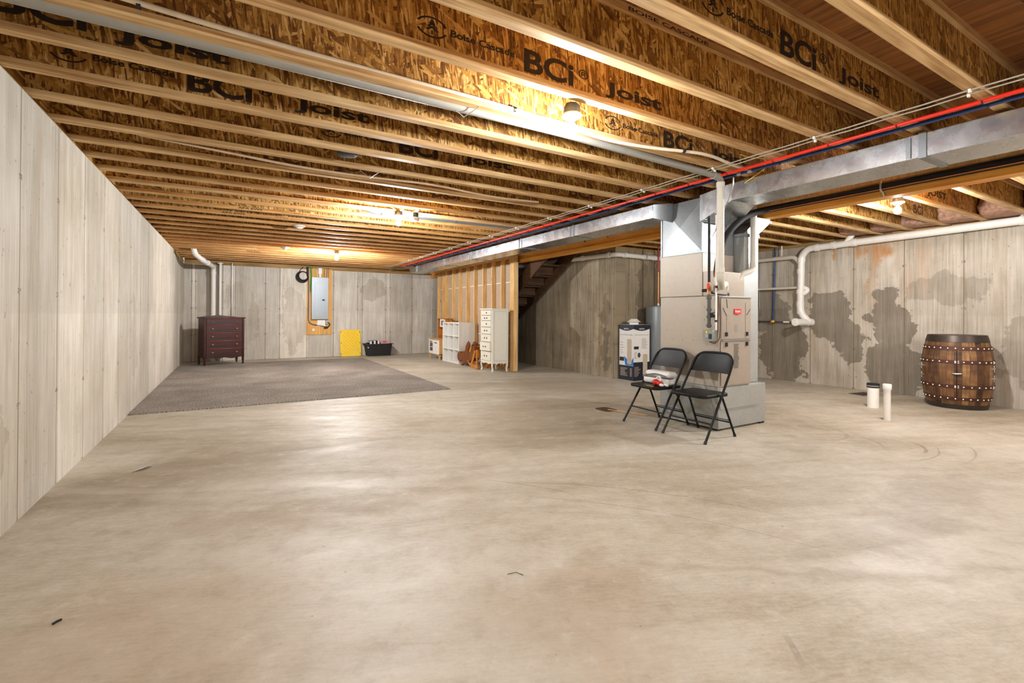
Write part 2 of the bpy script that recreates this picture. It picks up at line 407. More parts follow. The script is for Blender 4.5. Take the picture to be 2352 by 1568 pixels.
M['wr'] = concrete_wall('right_wall_concrete', 'y', RWS, lin(200, 192, 178), lin(146, 136, 118), seed=5, tone=(.88, 1.06), pour=(1.19, .05),
                        stains=[(4.9, .55, .42, .7, .75), (4.1, 1.15, .36, .42, .7), (3.85, .75, .25, .3, .7), (3.25, 1.1, .26, .5, .72), (3.2, .35, .36, .5, .72), (5.3, 1.3, .5, .4, .6), (2.6, 1.55, .4, .22, .3), (1.6, .7, .5, .5, .35)],
                        rust=[(3.45, 2.22, .35, .22, .9), (3.5, 1.8, .10, .5, .6), (4.05, 2.24, .1, .12, .8), (2.9, 1.9, .3, .5, .25)], wet=lin(112, 101, 84))
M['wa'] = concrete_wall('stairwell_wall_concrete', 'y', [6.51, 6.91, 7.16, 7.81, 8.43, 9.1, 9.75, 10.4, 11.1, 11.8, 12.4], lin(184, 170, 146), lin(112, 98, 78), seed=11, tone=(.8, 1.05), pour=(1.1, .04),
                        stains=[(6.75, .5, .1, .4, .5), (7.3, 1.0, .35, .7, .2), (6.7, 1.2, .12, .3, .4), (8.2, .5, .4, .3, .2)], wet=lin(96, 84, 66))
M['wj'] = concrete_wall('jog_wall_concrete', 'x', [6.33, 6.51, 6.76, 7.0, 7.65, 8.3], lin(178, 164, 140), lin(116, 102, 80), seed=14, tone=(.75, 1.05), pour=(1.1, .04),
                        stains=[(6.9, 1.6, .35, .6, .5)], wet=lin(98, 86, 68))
M['osb'] = osb_mat('osb_web')
M['ply'] = wood('subfloor_plywood', lin(176, 118, 62), lin(116, 72, 36), 'y', .7, .5)
M['flange'] = wood('flange_lumber', lin(224, 190, 138), lin(172, 128, 78), 'x', .6, 1.)
M['flange2'] = wood('shade_toned_flange', lin(210, 158, 96), lin(158, 104, 52), 'x', .6, 1.)  # darker flange wood for the far joists, standing in for shade
M['stud'] = wood('stud_lumber', lin(238, 200, 138), lin(204, 152, 86), 'z', .6, 1., knots=.85)
M['beam'] = wood('beam_lumber', lin(252, 186, 84), lin(226, 146, 52), 'y', .45, .8, spec=.5)
M['sill'] = wood('sill_lumber', lin(178, 140, 86), lin(122, 92, 50), 'x', .7, 1.)
M['silly'] = wood('sill_lumber_side', lin(170, 140, 88), lin(112, 92, 52), 'y', .7, 1.)
M['stair'] = wood('shaded_stair_lumber', lin(92, 62, 36), lin(52, 34, 20), 'x', .7, .6)  # stair wood darkened to stand in for the shade behind the stud wall
M['paper'] = plain('drywall_back_paper', lin(186, 164, 140), .9)
M['ink'] = plain('stamped_ink', lin(46, 30, 16), .8, var=.5, scale=60)
M['inkfaint'] = plain('faded_ink', lin(92, 58, 28), .8, var=.5, scale=60)
M['galv'] = galv('galvanised_duct')
M['galvd'] = galv('dull_galvanised_sheet', (.42, .43, .41, 1), .5, .5, .04)
M['galvb'] = galv('bright_galvanised_sheet', (.30, .32, .33, 1), .34, .75, .04)
M['cab'] = plain('furnace_enamel', lin(176, 165, 150), .45, .15, .06, 20)
M['cab2'] = plain('furnace_door_enamel', lin(168, 156, 142), .4, .25, .06, 20)
M['black'] = plain('black_enamel', lin(15, 15, 15), .42, 0, .2, spec=.25)
M['blackpl'] = plain('black_plastic', lin(20, 21, 22), .5)
M['foam'] = plain('black_foam_insulation', lin(26, 24, 23), .8, 0, .3)
M['copper'] = plain('copper_tube', lin(196, 120, 74), .3, .9, .2)
M['pvc'] = plain('white_pvc', lin(232, 228, 220), .35, 0, .05)
M['pvcg'] = plain('vent_pvc', lin(206, 200, 186), .4, 0, .06)
M['pvcgrey'] = plain('grey_pvc', lin(140, 136, 126), .45, 0, .08)
M['red'] = plain('red_pex', lin(226, 40, 22), .35, 0, .08)
M['blue'] = plain('blue_pex', lin(20, 56, 110), .35, 0, .08)
M['wirew'] = plain('white_cable_sheath', lin(208, 200, 186), .5)
M['wirec'] = plain('tan_cable_sheath', lin(172, 162, 146), .5)
M['wirey'] = plain('yellow_cable_sheath', lin(232, 192, 40), .5)
M['steel'] = plain('bright_steel', lin(190, 190, 188), .3, .85, .1)
M['iron'] = plain('grey_pipe_fitting', lin(88, 88, 84), .5, .5, .15)
M['whitepl'] = plain('white_plastic', lin(236, 232, 224), .4, 0, .04)
M['porc'] = plain('porcelain', lin(240, 238, 232), .3, 0, .03)
M['boxgrey'] = plain('dark_junction_box', lin(92, 88, 84), .5, .3, .1)
BM = [emit('lit_bulb_glass', (.95, .97, 1.0, 1), e) for e in BULB]
M['mahog'] = wood('dark_mahogany', lin(70, 24, 16), lin(36, 12, 8), 'x', .35, .6, spec=.4, local=True)
M['brass'] = plain('aged_brass', lin(196, 160, 96), .35, .85, .15)
M['chest'] = plain('cream_paint', lin(226, 222, 206), .45, 0, .05)
M['chestd'] = plain('cream_paint_groove', lin(160, 150, 128), .6)
M['knob'] = plain('tarnished_bronze', lin(66, 62, 50), .45, .6, .2)
M['shelf'] = plain('white_laminate', lin(240, 238, 232), .45, 0, .03)
M['birch'] = wood('light_birch', lin(224, 178, 116), lin(202, 150, 88), 'z', .5, .5)
M['oak'] = wood('golden_pine', lin(206, 138, 60), lin(168, 98, 36), 'z', .4, .5, local=True)
M['walnut'] = wood('stained_brown_wood', lin(134, 76, 34), lin(84, 42, 18), 'z', .35, .5, local=True)
M['yellow'] = plain('yellow_plastic', lin(246, 206, 26), .45, 0, .05)
M['panelgrey'] = plain('grey_panel_enamel', lin(156, 164, 168), .4, .2, .05)
M['plyboard'] = wood('plywood_board', lin(232, 182, 106), lin(206, 148, 74), 'z', .6, .4)
M['hwh'] = plain('grey_water_heater_enamel', lin(126, 132, 134), .35, .2, .05)
M['label'] = plain('white_paper_label', lin(232, 230, 224), .6, 0, .03)
M['redink'] = plain('red_print', lin(206, 44, 34), .5)
M['navy'] = plain('navy_print', lin(20, 28, 48), .5)
M['lblue'] = plain('blue_print', lin(28, 124, 206), .5)
M['greyp'] = plain('grey_print', lin(138, 136, 132), .6)
M['beigep'] = plain('beige_print', lin(198, 182, 158), .5)
M['rust'] = plain('rusty_hoop', lin(78, 44, 28), .6, .3, .25, 20)
M['darkhoop'] = plain('dark_steel_hoop', lin(70, 62, 54), .4, .6, .25, 20)
M['green'] = plain('green_wire', lin(60, 150, 60), .5)

def carpet_mat():
    n = NT('grey_brown_carpet', .95, 0, .1); x, y, z = n.pos()
    f = n.noise(n.vec(x, y, 0.), 48, 4, .85); g = n.noise(n.vec(x, y, 0.), 1.4, 4)
    h = n.M('ADD', n.M('MULTIPLY', f, .8), n.M('MULTIPLY', g, .2))
    n.col(n.ramp(h, [(.36, lin(82, 74, 66)), (.5, lin(140, 131, 121)), (.64, lin(196, 188, 178))])); n.bump(f, .8, .01)
    return n.m
M['carpet'] = carpet_mat()
def barrel_mat():
    n = NT('barrel_staves', .55, 0, .35); x, y, z = n.obj()
    a = n.M('MULTIPLY', n.M('ADD', n.M('ARCTAN2', y, x), PI), 30/(2*PI))
    k = n.n('ShaderNodeTexWhiteNoise', noise_dimensions='1D'); n.put(k.inputs['W'], n.M('FLOOR', a))
    gap = n.M('COMPARE', n.M('FRACT', a), 0., .045)
    g = n.noise(n.vec(n.M('MULTIPLY', a, 3.), n.M('MULTIPLY', z, 5.), 0.), 1, 5, .65)
    q = n.noise(n.vec(n.M('MULTIPLY', n.M('FLOOR', a), .9), n.M('MULTIPLY', z, 5.), 2.), 1, 5, .7)
    f = n.M('ADD', n.M('MULTIPLY', g, .35), n.M('ADD', n.M('MULTIPLY', q, .45), n.M('MULTIPLY', k.outputs[0], .2)))
    c = n.ramp(f, [(.32, lin(34, 22, 14)), (.44, lin(84, 56, 34)), (.56, lin(124, 88, 54)), (.72, lin(168, 128, 84))])
    n.col(n.mix(n.M('MULTIPLY', gap, .85), c, lin(34, 20, 10))); n.bump(n.M('SUBTRACT', g, gap), .4, .006)
    return n.m
M['stave'] = barrel_mat()
def stripe_mat():
    n = NT('striped_fabric', .9); x, y, z = n.obj()
    s = n.M('FRACT', n.M('MULTIPLY', n.M('ADD', x, n.M('MULTIPLY', y, .15)), 9.5))
    n.col(n.mix(n.M('GREATER_THAN', s, .5), lin(22, 24, 22), lin(224, 222, 224))); return n.m
M['stripe'] = stripe_mat()

# ------------------------------------------------------------------ room shell
XL, XR, YB, ZJ, ZS = -1.035, 8.593, 13.56, 2.428, 2.730
XA, YJ = 6.0, 6.47
struct(MB().box(-1.3, 8.9, -4.5, 13.9, -.12, 0).build('floor', M['floor']), 'pale mottled concrete floor slab with trowel sweeps', 'floor')
wl = MB(); wl.box(XL-.25, XL, -4.5, 11.3, 0, 2.415); wl.box(XL-.25, XL, 11.3, 13.8, 0, 2.335)
struct(wl.build('wall_left', M['wl']), 'pale poured concrete wall with vertical panel joints on the left', 'wall')
struct(MB().box(XL, 6.25, YB, YB+.24, 0, 2.335).build('wall_back', M['wb']), 'poured concrete far wall behind the electrical panel', 'wall')
struct(MB().box(XR, XR+.24, -4.5, YJ+.24, 0, 2.375).build('wall_right', M['wr']), 'water-stained concrete wall behind the barrel', 'wall')
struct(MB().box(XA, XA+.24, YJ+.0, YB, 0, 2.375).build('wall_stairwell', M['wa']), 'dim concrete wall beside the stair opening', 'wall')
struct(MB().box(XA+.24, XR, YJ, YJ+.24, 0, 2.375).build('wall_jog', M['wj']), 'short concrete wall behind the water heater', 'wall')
struct(MB().box(XL-.25, XR+.24, -4.74, -4.5, 0, 2.43).build('wall_front', M['wb']), 'poured concrete wall behind the camera', 'wall')
struct(MB().box(XL-.25, XR+.24, -4.74, -4.6, 2.43, ZS).build('trim_8', M['sill']), 'rim board behind the camera', 'trim')
ceil = MB().box(-1.3, 8.9, -4.5, 13.9, ZS, ZS+.02).build('ceiling', M['ply']); struct(ceil, 'brown plywood subfloor seen between the joists', 'ceiling')
struct(MB().box(XL-.2, XL-.005, 11.3, 13.56, 2.335, 2.426).box(XL-.2, XL-.005, -4.5, 11.3, 2.415, ZJ-.002).build('trim_1', M['silly']), 'sill plate on the left wall', 'trim')
struct(MB().box(XL, 6.2, YB+.0, YB+.16, 2.335, 2.375).box(XL, 6.2, YB+.02, YB+.14, 2.375, ZJ).build('trim_2', M['sill']), 'sill plate on the back wall', 'trim')
struct(MB().box(XR-.01, XR+.14, -4.5, YJ, 2.375, ZJ-.002).build('trim_3', M['silly']), 'sill plate on the right wall', 'trim')
struct(MB().box(XA+.0, XA+.14, YJ, YB, 2.375, ZJ-.002).box(XA+.14, XR, YJ, YJ+.14, 2.375, ZJ-.002).build('trim_4', M['silly']), 'sill plate on the stairwell wall', 'trim')
# rim boards close the joist ends above the walls
struct(MB().box(XL-.06, XL-.03, -4.5, 13.7, ZJ, ZS).build('trim_5', M['osb']), 'rim board above the left wall', 'trim')
struct(MB().box(XR+.05, XR+.08, -4.5, 13.7, ZJ, ZS).build('trim_6', M['osb']), 'rim board above the right wall', 'trim')
struct(MB().box(XL, XR, YB+.08, YB+.11, ZJ, ZS).build('trim_7', M['sill']), 'rim board above the back wall', 'trim')

# ------------------------------------------------------------------ floor joists
def emblem(x, y, z, r):
    """ring round a stylised fir tree, printed ahead of the maker's name"""
    mb = MB()
    for t0, t1 in ((20, 160), (200, 340)):
        P = [(x+r*math.cos(math.radians(t)), z+.62*r*math.sin(math.radians(t))) for t in range(t0, t1+1, 10)]
        Q = [(x+r*.86*math.cos(math.radians(t)), z+.62*r*.84*math.sin(math.radians(t))) for t in range(t0, t1+1, 10)]
        for i in range(len(P)-1):
            mb.add([(P[i][0], y, P[i][1]), (P[i+1][0], y, P[i+1][1]), (Q[i+1][0], y, Q[i+1][1]), (Q[i][0], y, Q[i][1])], [(0, 1, 2, 3)])
    for k, (h, w_) in enumerate(((.42, .22), (.18, .34), (-.08, .46))):
        b = z+h*r*.75
        mb.add([(x, y, b+.16*r), (x-w_*r, y, b-.12*r), (x-w_*r*.5, y, b-.14*r), (x, y, b+.02*r), (x+w_*r*.5, y, b-.14*r), (x+w_*r, y, b-.12*r)], [(0, 1, 2, 3), (0, 3, 4, 5)])
    mb.add([(x-.05*r, y, z-.2*r), (x+.05*r, y, z-.2*r), (x+.05*r, y, z-.42*r), (x-.05*r, y, z-.42*r)], [(0, 1, 2, 3)])
    return mb
def stamp(joist, x0, y, m, k=1.):
    X, Z = (1, 0, 0), (0, 0, 1)
    emblem(x0+.082, y, 2.561, .082).build('maker_emblem', m, joist)
    text_mesh('Boise Cascade', .37*k, .036, (x0+.18, y, 2.545), X, Z, 'maker_lettering', m, joist, bold=.028)
    text_mesh('BCi', .34, .13, (x0+.61, y, 2.487), X, Z, 'printed_letters', m, joist, bold=.028)
    text_mesh('\u00ae', .075, .055, (x0+.985, y, 2.55), X, Z, 'registered_mark', m, joist, bold=.01)
    text_mesh('Joist', .49, .10, (x0+1.19, y, 2.487), X, Z, 'printed_letters', m, joist, bold=.028)
STAMP = {-4: 1.758, -2: .739, -1: 2.283, 0: -2.03+.0, 1: -.861, 2: .545, 3: 2.6, 4: -.4, 5: 1.3}
ORD = ['first', 'second', 'third', 'fourth', 'fifth', 'sixth', 'seventh', 'eighth', 'ninth', 'tenth', 'eleventh', 'twelfth', 'thirteenth', 'fourteenth',
       'fifteenth', 'sixteenth', 'seventeenth', 'eighteenth', 'nineteenth', 'twentieth', 'twenty-first', 'twenty-second', 'twenty-third', 'twenty-fourth',
       'twenty-fifth', 'twenty-sixth', 'twenty-seventh', 'twenty-eighth', 'twenty-ninth', 'thirtieth', 'thirty-first', 'thirty-second']
for n in range(-17, 26):
    ye = 3.026+.4069*n; fwid = .058
    yc = ye-.029
    xe0, xe1 = XL-.03, XR+.05
    if n < -5: lab = 'wood I-joist overhead, nearer than the whole printed rows, by the camera'
    else: lab = 'OSB web floor I-joist, %s overhead in view, counting away from the camera' % ORD[n+5]
    x1 = xe1
    j = thing('floor_joist', lab if n >= -5 else 'wood I-joist overhead, out of view behind the camera', 'joist', ((xe0+xe1)/2, yc, ZJ), group='floor joists overhead')
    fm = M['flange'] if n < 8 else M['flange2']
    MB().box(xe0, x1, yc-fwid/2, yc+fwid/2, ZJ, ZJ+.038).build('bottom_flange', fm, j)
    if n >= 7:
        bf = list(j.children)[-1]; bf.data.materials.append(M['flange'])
        for p in bf.data.polygons: p.material_index = 1 if abs(p.normal.z) > .5 else 0  # sides keep the shade tone, bottoms get the lighter wood as if lit
    MB().box(xe0, x1, yc-.005, yc+.005, ZJ+.038, ZS-.038).build('web', M['osb'], j)
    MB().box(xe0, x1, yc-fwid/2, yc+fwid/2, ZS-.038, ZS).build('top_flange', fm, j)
    yf = yc-.0062
    if n == 0:
        text_mesh('BCi', .34, .13, (-.98-.34+.36, yf, 2.51), (1, 0, 0), (0, 0, 1), 'printed_letters', M['ink'], j, bold=.03)
        text_mesh('Joist', .49, .10, (-.52, yf, 2.487), (1, 0, 0), (0, 0, 1), 'printed_letters', M['ink'], j, bold=.03)
    elif n in STAMP: stamp(j, STAMP[n], yf, M['ink'] if n < 3 else M['inkfaint'])
    if n == -1: text_mesh('BCi', .30, .11, (7.45, yf, 2.487), (1, 0, 0), (0, 0, 1), 'printed_letters', M['inkfaint'], j, bold=.03)
    if n in (-2,): text_mesh('JOIST', .54, .10, (6.64, yf, 2.505), (1, 0, 0), (0, 0, 1), 'printed_letters', M['ink'], j, bold=.03)
    if n in (9, 10, 20):
        x0 = {9: .03, 10: -.15, 20: .2}[n]
        text_mesh('APA EWS', .26, .022, (x0, yc-fwid/2-.0007, ZJ+.008), (1, 0, 0), (0, 0, 1), 'flange_print', M['ink'], j, bold=.02)
        text_mesh('RFPI 200A', .36, .014, (x0+.62, yc-fwid/2-.0007, ZJ+.012), (1, 0, 0), (0, 0, 1), 'flange_print', M['inkfaint'], j)
X_, Z_ = (1, 0, 0), (0, 0, 1)
js = [o for o in COL.objects if o.name.startswith('floor_joist') and abs(o.location.y-(3.026-.4069*3-.029)) < .01][0]
text_mesh('BOISE CASCADE', .62, .020, (1.70, 3.026-.4069*3-.029-.0295, ZS-.030), X_, Z_, 'flange_print', M['ink'], js, bold=.02)
for i, (x0, y0) in enumerate(((2.55, 1.08), (2.95, 1.13), (2.75, .68), (3.15, .66), (1.45, 1.50))):
    mb = MB()
    for k in range(3):
        yy = y0+.028*k; xx = x0
        while xx < x0+.22:
            w_ = random.uniform(.01, .03); mb.box(xx, xx+w_, yy, yy+.014, ZS-.0012, ZS-.0004); xx += w_+.006
    mb.build('panel_stamp', M['ink'], ceil)

M['batt'] = plain('insulation_fibre', lin(176, 136, 112), .95, 0, .45, 22)
BW_ = ['at right edge of view', 'second from the right edge', 'third from the right edge', 'fourth from the right edge', 'fifth from the right edge', 'sixth from the right edge', 'seventh from the right edge', 'eighth from the right edge']
for i, n in enumerate(range(-5, 3)):
    ya_, yb_ = 3.026+.4069*(n-1)+.0-.022, 3.026+.4069*n-.036
    NY, NZ = 8, 7; vs = []; fs = []
    for a in range(NY+1):
        for b in range(NZ+1):
            vs.append((8.10+.10*random.uniform(-1, 1)+.12*(b/NZ-.5)**2*4, ya_+(yb_-ya_)*a/NY, ZJ+.012+(ZS-ZJ-.02)*b/NZ))
    k = len(vs)
    vs += [(8.63, v[1], v[2]) for v in vs]
    for a in range(NY):
        for b in range(NZ):
            q0 = a*(NZ+1)+b; q1 = q0+1; q2 = q0+NZ+2; q3 = q0+NZ+1
            fs += [(q0, q1, q2, q3), (k+q0, k+q3, k+q2, k+q1)]
    for b in range(NZ): fs += [(b, k+b, k+b+1, b+1), (NY*(NZ+1)+b, NY*(NZ+1)+b+1, k+NY*(NZ+1)+b+1, k+NY*(NZ+1)+b)]
    for a in range(NY): q0 = a*(NZ+1); q3 = q0+NZ+1; fs += [(q0, q3, k+q3, k+q0), (q0+NZ, k+q0+NZ, k+q3+NZ, q3+NZ)]
    tag(MB().add(vs, fs).build('insulation_batt', M['batt'], subd=1), 'pinkish insulation in a joist bay over the right wall, %s' % BW_[i].replace(' the right edge', ' right edge'), 'insulation', 'insulation over the right wall')

# ------------------------------------------------------------------ main beam and its post wall
bm_ = thing('support_beam', 'long orange wooden beam with a flange, running beneath the joists beside the duct', 'beam', (5.17, 4.5, 2.254))
MB().box(5.10, 5.24, -4.4, YB, 2.254, 2.314).build('lower_flange', M['beam'], bm_, bevel=.003)
MB().box(5.145, 5.195, -4.4, YB, 2.314, 2.392).build('beam_web', M['beam'], bm_)
MB().box(5.09, 5.25, -4.4, YB, 2.392, ZJ-.001).build('upper_plate', M['stud'], bm_)

pw = thing('stud_partition', 'unfinished wood stud wall backed with brown drywall paper', 'partition', (5.0, 10.4, 0))
SY = [12.55, 12.19, 11.99, 11.52, 11.09, 10.63, 10.2, 9.74, 9.3, 8.87]
y_end = 8.345
MB().box(4.955, 5.045, y_end, 12.6, 0, .038).build('bottom_plate', M['stud'], pw)
MB().box(4.955, 5.045, y_end, 12.6, 2.352, 2.39).build('top_plate', M['stud'], pw)
for s_ in SY:
    MB().box(4.955, 5.045, s_, s_+.038, .038, 2.352).build('stud', M['stud'], pw)
for k in range(4): MB().box(4.955, 5.045, y_end+.0385*k, y_end+.0385*k+.038, .038, 2.252).build('end_post', M['stud'], pw)
MB().box(4.955, 5.045, y_end, y_end+.20, 2.254, 2.352).build('header_block', M['stud'], pw)
dw = MB().box(5.047, 5.060, y_end, 12.6, 0, 2.25).build('drywall', M['paper'], pw)
MB().box(5.0462, 5.0472, y_end+.05, 12.55, 1.845, 1.862).box(5.0462, 5.0472, y_end+.05, 12.55, .70, .717).build('paper_seam', M['label'], dw)
MB().box(5.0455, 5.061, y_end-.003, y_end+.0, 0, 2.25).build('edge_bead', M['steel'], pw)

# ------------------------------------------------------------------ staircase seen from beneath
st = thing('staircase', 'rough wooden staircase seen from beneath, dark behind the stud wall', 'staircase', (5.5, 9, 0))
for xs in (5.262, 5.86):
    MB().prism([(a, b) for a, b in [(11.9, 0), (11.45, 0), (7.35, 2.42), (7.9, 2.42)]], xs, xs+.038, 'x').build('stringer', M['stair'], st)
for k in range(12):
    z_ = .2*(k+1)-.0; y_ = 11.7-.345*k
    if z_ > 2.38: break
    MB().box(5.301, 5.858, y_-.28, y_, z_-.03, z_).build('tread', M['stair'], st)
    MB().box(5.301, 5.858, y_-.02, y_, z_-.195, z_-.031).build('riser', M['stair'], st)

# ------------------------------------------------------------------ carpet
tag(MB().box(-1.03, 2.9, 6.79, 12.62, 0.0, .014).build('carpet', M['carpet']), 'grey-brown low-pile carpet remnant laid along the left wall', 'carpet')

# ------------------------------------------------------------------ lamps
lamps_lab = ['bare lit bulb in white lampholder, nearest, under the printed joists', 'bare lit bulb hanging next to the black fan and smoke alarm, mid ceiling',
             'bare lit bulb farthest off, above the electrical panel', 'bare lit bulb on the far side of the orange beam', 'bare bulb behind the camera on the left',
             'bare bulb behind the camera on the right']
for i, (x, y, z) in enumerate(BULBS):
    L = thing('ceiling_lamp', lamps_lab[i], 'lamp', (x, y, z-.05), group='bare bulb lamps')
    MB().lathe([(.044, .082), (.050, .084), (.050, .125), (.04, .143)], (x, y, z), 8).build('junction_box', M['boxgrey'], L)
    MB().lathe([(.030, .052), (.032, .06), (.052, .066), (.060, .070), (.060, .080)], (x, y, z), 28).build('lampholder', M['porc'], L)
    if i == 1: MB().box(x-.008, x+.008, 5.469, 5.816, 2.405, 2.43).build('bar_hanger', M['steel'], L)
    MB().lathe([(.014, .030), (.015, .052)], (x, y, z), 16).build('bulb_cap', M['steel'], L)
    MB().lathe([(.0005, -.046), (.014, -.044), (.027, -.034), (.033, -.018), (.032, -.002), (.026, .014), (.017, .029), (.014, .038)], (x, y, z), 24).build('bulb', BM[i], L)

# ------------------------------------------------------------------ ducts
def duct(y0, y1, x0, x1, z0, z1, m, parent, seams=()):
    b = MB().box(x0, x1, y0, y1, z0, z1).build('duct_section', m, parent, bevel=.004)
    return b
D = thing('air_duct', 'long shiny rectangular duct running beside the red pipe, far side of the furnace', 'duct', (4.18, 8, 2.24))
ss = [3.72, 5.16, 6.52, 8.38, 9.75, 11.58, 12.16]
for i in range(len(ss)-1):
    MB().box(4.0, 4.37, ss[i], ss[i+1]-.004, 2.243, 2.392).build('duct_section', M['galv'], D, bevel=.003)
for y in ss[1:-1]:
    MB().box(3.992, 4.378, y-.028, y-.004, 2.236, 2.398).build('drive_cleat', M['galvb'], D)
    MB().box(3.990, 4.0, y+.045, y+.065, 2.25, 2.385).build('hanger_strap', M['galvb'], D)
MB().box(4.05, 4.33, 12.16, 12.165, 2.25, 2.385).build('end_cap', M['galvb'], D)
D2 = thing('air_duct', 'big shiny rectangular duct overhead, from the furnace towards the camera side', 'duct', (4.18, 1, 2.24))
for (a, b) in ((-3.8, -1.4), (-1.4, 1.345), (1.345, 2.76)):
    MB().box(4.0, 4.365, a, b-.004, 2.243, 2.405).build('duct_section', M['galv'], D2, bevel=.003)
for y in (1.345, -1.4):
    MB().box(3.990, 4.375, y-.03, y+.012, 2.235, 2.41).build('drive_cleat', M['galvb'], D2)
MB().box(3.988, 4.0, 1.40, 1.425, 2.25, 2.39).build('hanger_strap', M['galvb'], D2)
# transition down towards the furnace
tr = MB()
tr.add([(4.0, 2.756, 2.243), (4.365, 2.756, 2.243), (4.7, 3.20, 2.13), (4.13, 3.20, 2.13), (4.0, 2.756, 2.405), (4.365, 2.756, 2.405), (4.7, 3.20, 2.405), (4.13, 3.20, 2.405)],
       [(0, 1, 2, 3), (4, 5, 6, 7), (0, 1, 5, 4), (1, 2, 6, 5), (2, 3, 7, 6), (3, 0, 4, 7)])
tr.build('offset_transition', M['galv'], D2)
MB().box(4.12, 4.15, 3.14, 3.20, 2.14, 2.40).box(4.165, 4.19, 3.15, 3.205, 2.14, 2.40).build('standing_seam', M['galvb'], D2)
# small elbow of the first duct into the plenum
el = MB().add([(4.0, 3.716, 2.243), (4.37, 3.716, 2.243), (4.37, 3.716, 2.392), (4.0, 3.716, 2.392), (4.195, 3.60, 2.19), (4.4, 3.60, 2.19), (4.4, 3.60, 2.40), (4.14, 3.60, 2.40)],
              [(0, 1, 2, 3), (4, 5, 6, 7), (0, 1, 5, 4), (1, 2, 6, 5), (2, 3, 7, 6), (3, 0, 4, 7)])
el.build('elbow', M['galvb'], D)

# ------------------------------------------------------------------ furnace
F = thing('furnace', 'tall beige gas furnace with two front doors and a red badge', 'furnace', (4.46, 3.4, .44))
MB().box(4.202, 4.722, 3.035, 3.785, .44, 1.365).build('cabinet', M['cab'], F, bevel=.004)
for (z0, z1, nm) in ((.455, .905, 'lower_door'), (.925, 1.345, 'upper_door')):
    d = MB().box(4.225, 4.715, 3.02, 3.035, z0, z1).build(nm, M['cab2'], F, bevel=.004)
    for xx in (4.30, 4.64):
        zz = z1-.055 if nm == 'lower_door' else z0+.03
        MB().box(xx-.014, xx+.014, 3.008, 3.02, zz, zz+.04).build('latch', M['blackpl'], d)
    if nm == 'upper_door':
        MB().box(4.305, 4.309, 3.016, 3.02, .95, 1.18).box(4.62, 4.624, 3.016, 3.02, .95, 1.3).build('pressed_rib', M['cab'], d)
        MB().prism([(4.245, 1.24), (4.305, 1.16), (4.308, 1.163), (4.248, 1.243)], 3.016, 3.02, 'y').prism([(4.30, 1.335), (4.318, 1.24), (4.321, 1.24), (4.303, 1.335)], 3.016, 3.02, 'y').prism([(4.70, 1.235), (4.64, 1.175), (4.643, 1.172), (4.703, 1.232)], 3.016, 3.02, 'y').build('pressed_rib', M['iron'], d)
        MB().prism([(4.425, 1.235), (4.535, 1.235), (4.535, 1.183), (4.48, 1.172), (4.425, 1.183)], 3.012, 3.02, 'y').build('badge', M['redink'], d)['label'] = 'red maker badge'
        text_mesh('bryant', .085, .034, (4.437, 3.0112, 1.190), (1, 0, 0), (0, 0, 1), 'badge_lettering', M['label'], d, bold=.02)
        mb = MB()
        for k in range(11): mb.box(4.435, 4.485, 3.0185, 3.0197, 1.07-k*.0075, 1.073-k*.0075)
        mb.build('printed_notice', M['greyp'], d)
    else:
        mb = MB()
        for k in range(30): mb.box(4.425, 4.425+.09*random.uniform(.7, 1), 3.0185, 3.0197, .87-k*.0085, .874-k*.0085)
        mb.build('wiring_diagram', M['iron'], d)
MB().box(4.225, 4.715, 3.012, 3.035, 1.347, 1.358).box(4.235, 4.705, 3.008, 3.035, .908, .919).build('door_trim', M['steel'], F)
mb = MB()
for (yy, zz) in ((3.2, .9), (3.2, 1.0), (3.2, 1.12), (3.2, 1.25), (3.34, .9), (3.48, .9), (3.6, .9), (3.7, 1.0)): mb.lathe([(.004, -.002), (.004, 0)], (4.2015, yy, zz), 8, 'x')
mb.build('cabinet_screws', M['iron'], F)
CC = thing('coil_cabinet', 'beige evaporator coil cabinet set on the furnace', 'furnace', (4.46, 3.5, 1.37))
MB().box(4.198, 4.722, 3.225, 3.79, 1.368, 1.822).build('cabinet', M['cab'], CC, bevel=.004)
MB().box(4.205, 4.722, 3.10, 3.224, 1.368, 1.62).build('pipe_panel', M['cab2'], CC, bevel=.003)
MB().lathe([(.018, -.012), (.022, -.004), (.012, 0)], (4.24, 3.10, 1.60), 14, 'y').build('grommet', M['blackpl'], CC)
# plenum with cross-broken sheet faces
PL = thing('supply_plenum', 'bright galvanised plenum with a cross-broken face above the furnace', 'duct', (4.46, 3.5, 1.824))
pl = MB(); zt, zb, ya, yb = 2.40, 1.824, 3.225, 3.775
def xface(x, bulge):
    return [(x, yb, zb), (x, ya, zb), (x, ya, zt), (x, yb, zt), (x-bulge, (ya+yb)/2, (zb+zt)/2)], [(0, 1, 4), (1, 2, 4), (2, 3, 4), (3, 0, 4)]
v, f = xface(4.205, .028); pl.add(v, f)
pl.add([(4.205, ya, zb), (4.715, ya, zb), (4.715, ya, zt), (4.205, ya, zt), (4.205, yb, zb), (4.715, yb, zb), (4.715, yb, zt), (4.205, yb, zt)],
       [(0, 1, 2, 3), (4, 5, 6, 7), (1, 5, 6, 2), (3, 2, 6, 7), (0, 4, 5, 1)])
pl.build('plenum_box', M['galvb'], PL, smooth=.5)
MB().box(4.196, 4.212, ya-.006, ya+.008, zb, zt).box(4.196, 4.212, yb-.008, yb+.006, zb, zt).build('corner_seam', M['galvb'], PL)
